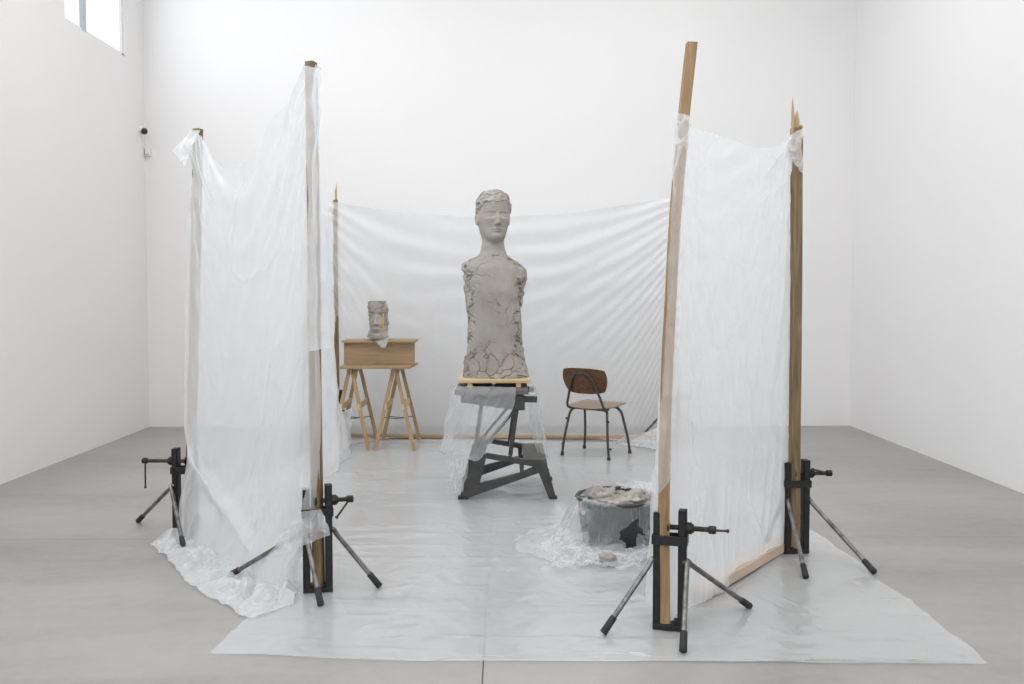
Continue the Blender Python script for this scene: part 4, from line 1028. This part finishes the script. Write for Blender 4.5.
lumps = [(-.11, -.01, .250, .075, 'pale dried clay slab leaning on the left inside of the tub', (1.2, .8, .9)), (-.03, -.07, .235, .085, 'broad beige clay lump at the front of the tub', (1.3, 1, .55)),
         (.06, -.02, .258, .085, 'wet grey clay heap in the middle of the tub', (1.2, 1.1, .6)), (.12, -.08, .21, .07, 'brown clay lump at the right front of the tub', (1.2, .9, .6)),
         (.02, .09, .20, .08, 'grey clay lump at the back of the tub', (1.3, .9, .5)), (.13, .05, .20, .07, 'clay lump against the right inside of the tub', (1, 1.1, .6)),
         (-.09, .08, .19, .075, 'clay lump at the back left inside of the tub', (1.1, 1, .55)), (-.14, -.06, .195, .05, 'small clay crumb by the left rim of the tub', (1, 1, .6))]
mb = MB()
rr_, aa_ = np.meshgrid(np.linspace(.001, .214, 40), np.linspace(0, 2*PI, 90, endpoint=False), indexing='ij')
PX = bc.x+rr_*np.cos(aa_); PY = bc.y+rr_*np.sin(aa_); q = np.stack([PX*14, PY*14, PX*0], -1)
mb.grid(np.stack([PX, PY, .195+.035*fbm(q, 4, 600)+.03*worley(q, 601)[2]], -1), wrap=True)
o = mb.build('clay_scraps', 'clay_warm', smooth=True, auto=False, loc=(bc.x, bc.y, .17)); tag(o, 'bed of small wet clay scraps filling the dark tub', 'clay', kind='stuff')
for i, (dx, dy, z, r, lb, sc) in enumerate(lumps):
    vs_, fs_ = ico(r, i*7.7+2, .85, sc, n=36); mb = MB().add([(bc.x+dx+p[0], bc.y+dy+p[1], z+p[2]) for p in vs_], fs_)
    o = mb.build('clay_lump', 'clay_warm', smooth=True, auto=False, loc=(bc.x+dx, bc.y+dy, z)); tag(o, lb, 'clay', 'clay lumps in the tub')
vs_, fs_ = ico(.034, 5, .6, (1.2, .9, .75), n=20); cp = at(607, 567)
o = MB().add([(cp.x+p[0], cp.y+p[1], .045+p[2]) for p in vs_], fs_).build('clay_lump', 'clay_warm', smooth=True, auto=False, loc=(cp.x, cp.y, .03)); tag(o, 'small tan clay crumb on the floor in front of the tub', 'clay')
# film wrapped round the tub: lathe-like skirt with an opening at the front right
na, nv = 320, 120
aa = np.linspace(0, 2*PI, na); vv = np.linspace(0, 1, nv)
A2, V2 = np.meshgrid(aa, vv)
fn = fbm(np.stack([np.cos(A2)*3, np.sin(A2)*3, V2*1.5], -1), 3, 610)
fold = ridge(np.stack([A2*5.5, V2*1.8, A2*0], -1), 3, 611)
flare = np.where(np.cos(A2-3.45) > 0, np.cos(A2-3.45), 0)**2
rad = np.interp(V2, [0, .10, .16, .75, .88, 1.0], [.238, .252, .254, .258, .30, .40])+.024*fold*(.25+V2)*sm(V2, 0, .1)+.012*fn+flare*np.interp(V2, [0, .16, .6, .85, 1], [0, .01, .07, .14, .20])
zz = np.interp(V2, [0, .10, .16, .75, .88, 1.0], [HB+.006, HB-.008, HB-.035, .07, .03, .012])+.020*np.clip(ridge(np.stack([A2*4, V2*5, A2*0], -1), 3, 612), 0, 1)*sm(V2, .6, .9)+.02*fn*(1-sm(V2, 0, .2))
Pt = np.stack([bc.x+rad*np.cos(A2), bc.y+rad*np.sin(A2), zz], -1)
mb = MB(); fs = []
for i in range(nv-1):
    for k in range(na-1):
        ang = (aa[k]) % (2*PI); v = vv[i]
        c = 4.98+.10*math.sin(v*9)
        hw_ = .32*sm(np.array(v), .22, .66)*(1 if v < .80 else 0)+.03*math.sin(v*40)
        if v < .80 and v > .22 and abs(ang-c) < hw_: continue  # the torn opening
        if 4.6 < ang < 6.9 and v < .10 and False: continue
        fs.append((i*na+k, i*na+k+1, (i+1)*na+k+1, (i+1)*na+k))
mb.add(Pt.reshape(-1, 3).tolist(), fs)
patch(mb, ad(633, 485, bc.y+.22), ad(655, 482, bc.y+.2), ad(657, 508, bc.y-.05), ad(640, 512, bc.y-.1), n=50, amp=.03, fr=14, seed=81)
patch(mb, V((bc.x-.02, bc.y+.2, HB+.01)), V((bc.x+.22, bc.y+.1, HB+.03)), V((bc.x+.24, bc.y-.1, HB+.02)), V((bc.x+.08, bc.y-.05, HB+.03)), n=80, amp=.03, fr=14, seed=89, nrm=V((0, 0, 1)))
patch(mb, ad(574, 500, bc.y-.02), ad(590, 486, bc.y+.12), ad(600, 500, bc.y-.02), ad(584, 514, bc.y-.20), n=60, amp=.03, fr=14, seed=83)
patch(mb, ad(632, 480, bc.y+.1), ad(656, 484, bc.y+.1), ad(655, 552, bc.y-.22), ad(636, 548, bc.y-.26), n=90, amp=.03, fr=9, seed=85)
patch(mb, at(540, 548, .03), at(578, 515, .1), at(596, 560, .04), at(560, 572, .02), n=110, amp=.05, fr=9, seed=87, nrm=V((0, -.3, 1)))
patch(mb, at(560, 566, .02), at(600, 548, .03), at(652, 552, .03), at(640, 570, .02), n=110, amp=.035, fr=11, seed=88, nrm=V((0, -.2, 1)))
o = mb.build('plastic_wrap', 'film_wrap', smooth=True, auto=False, loc=bc); tag(o, 'torn film wrapped round the dark tub with a ragged opening at the front', 'plastic sheet')

# ------------------------------------------------------------------ small things on the wall
cy = ad(145, 133, 9.2); Yw = (XL-0)/(ad(144, 133, 1).x); 
cpt = V((XL, Yw, ad(144, 133, Yw).z))
g = empty('security_camera', cpt, 'small white security camera with black dome high in the left corner', 'camera')
cpt = V((XL+.035, min(Yw, YB-.12), cpt.z)); g.location = (XL, cpt.y, cpt.z)
local(g, MB().tube([cpt+V((-.035, 0, .02)), cpt+V((-.02, 0, .02)), cpt+V((0, 0, .02))], [.034, .034, .026], 24), 'mount', 'whiteplastic', smooth=True)
vs_, fs_ = ico(.034, 1, 0, (1, 1, 1), n=20)
local(g, MB().add([(cpt.x+.01+p[0], cpt.y+p[1], cpt.z+p[2]) for p in vs_], fs_), 'dome', 'blackgloss', smooth=True, auto=False)
b0 = ad(148.5, 152, YB-.01)
g = empty('wall_sensor', (b0.x, YB, b0.z-.06), 'little white wall box below the security camera', 'sensor')
local(g, MB().box((b0.x-.028, YB-.04, b0.z-.045), (b0.x+.028, YB, b0.z+.045)), 'housing', 'whiteplastic', bevel=.006)
local(g, MB().box((b0.x-.018, YB-.043, b0.z-.036), (b0.x+.018, YB-.039, b0.z-.022)), 'lens_cover', 'frame', bevel=.001)
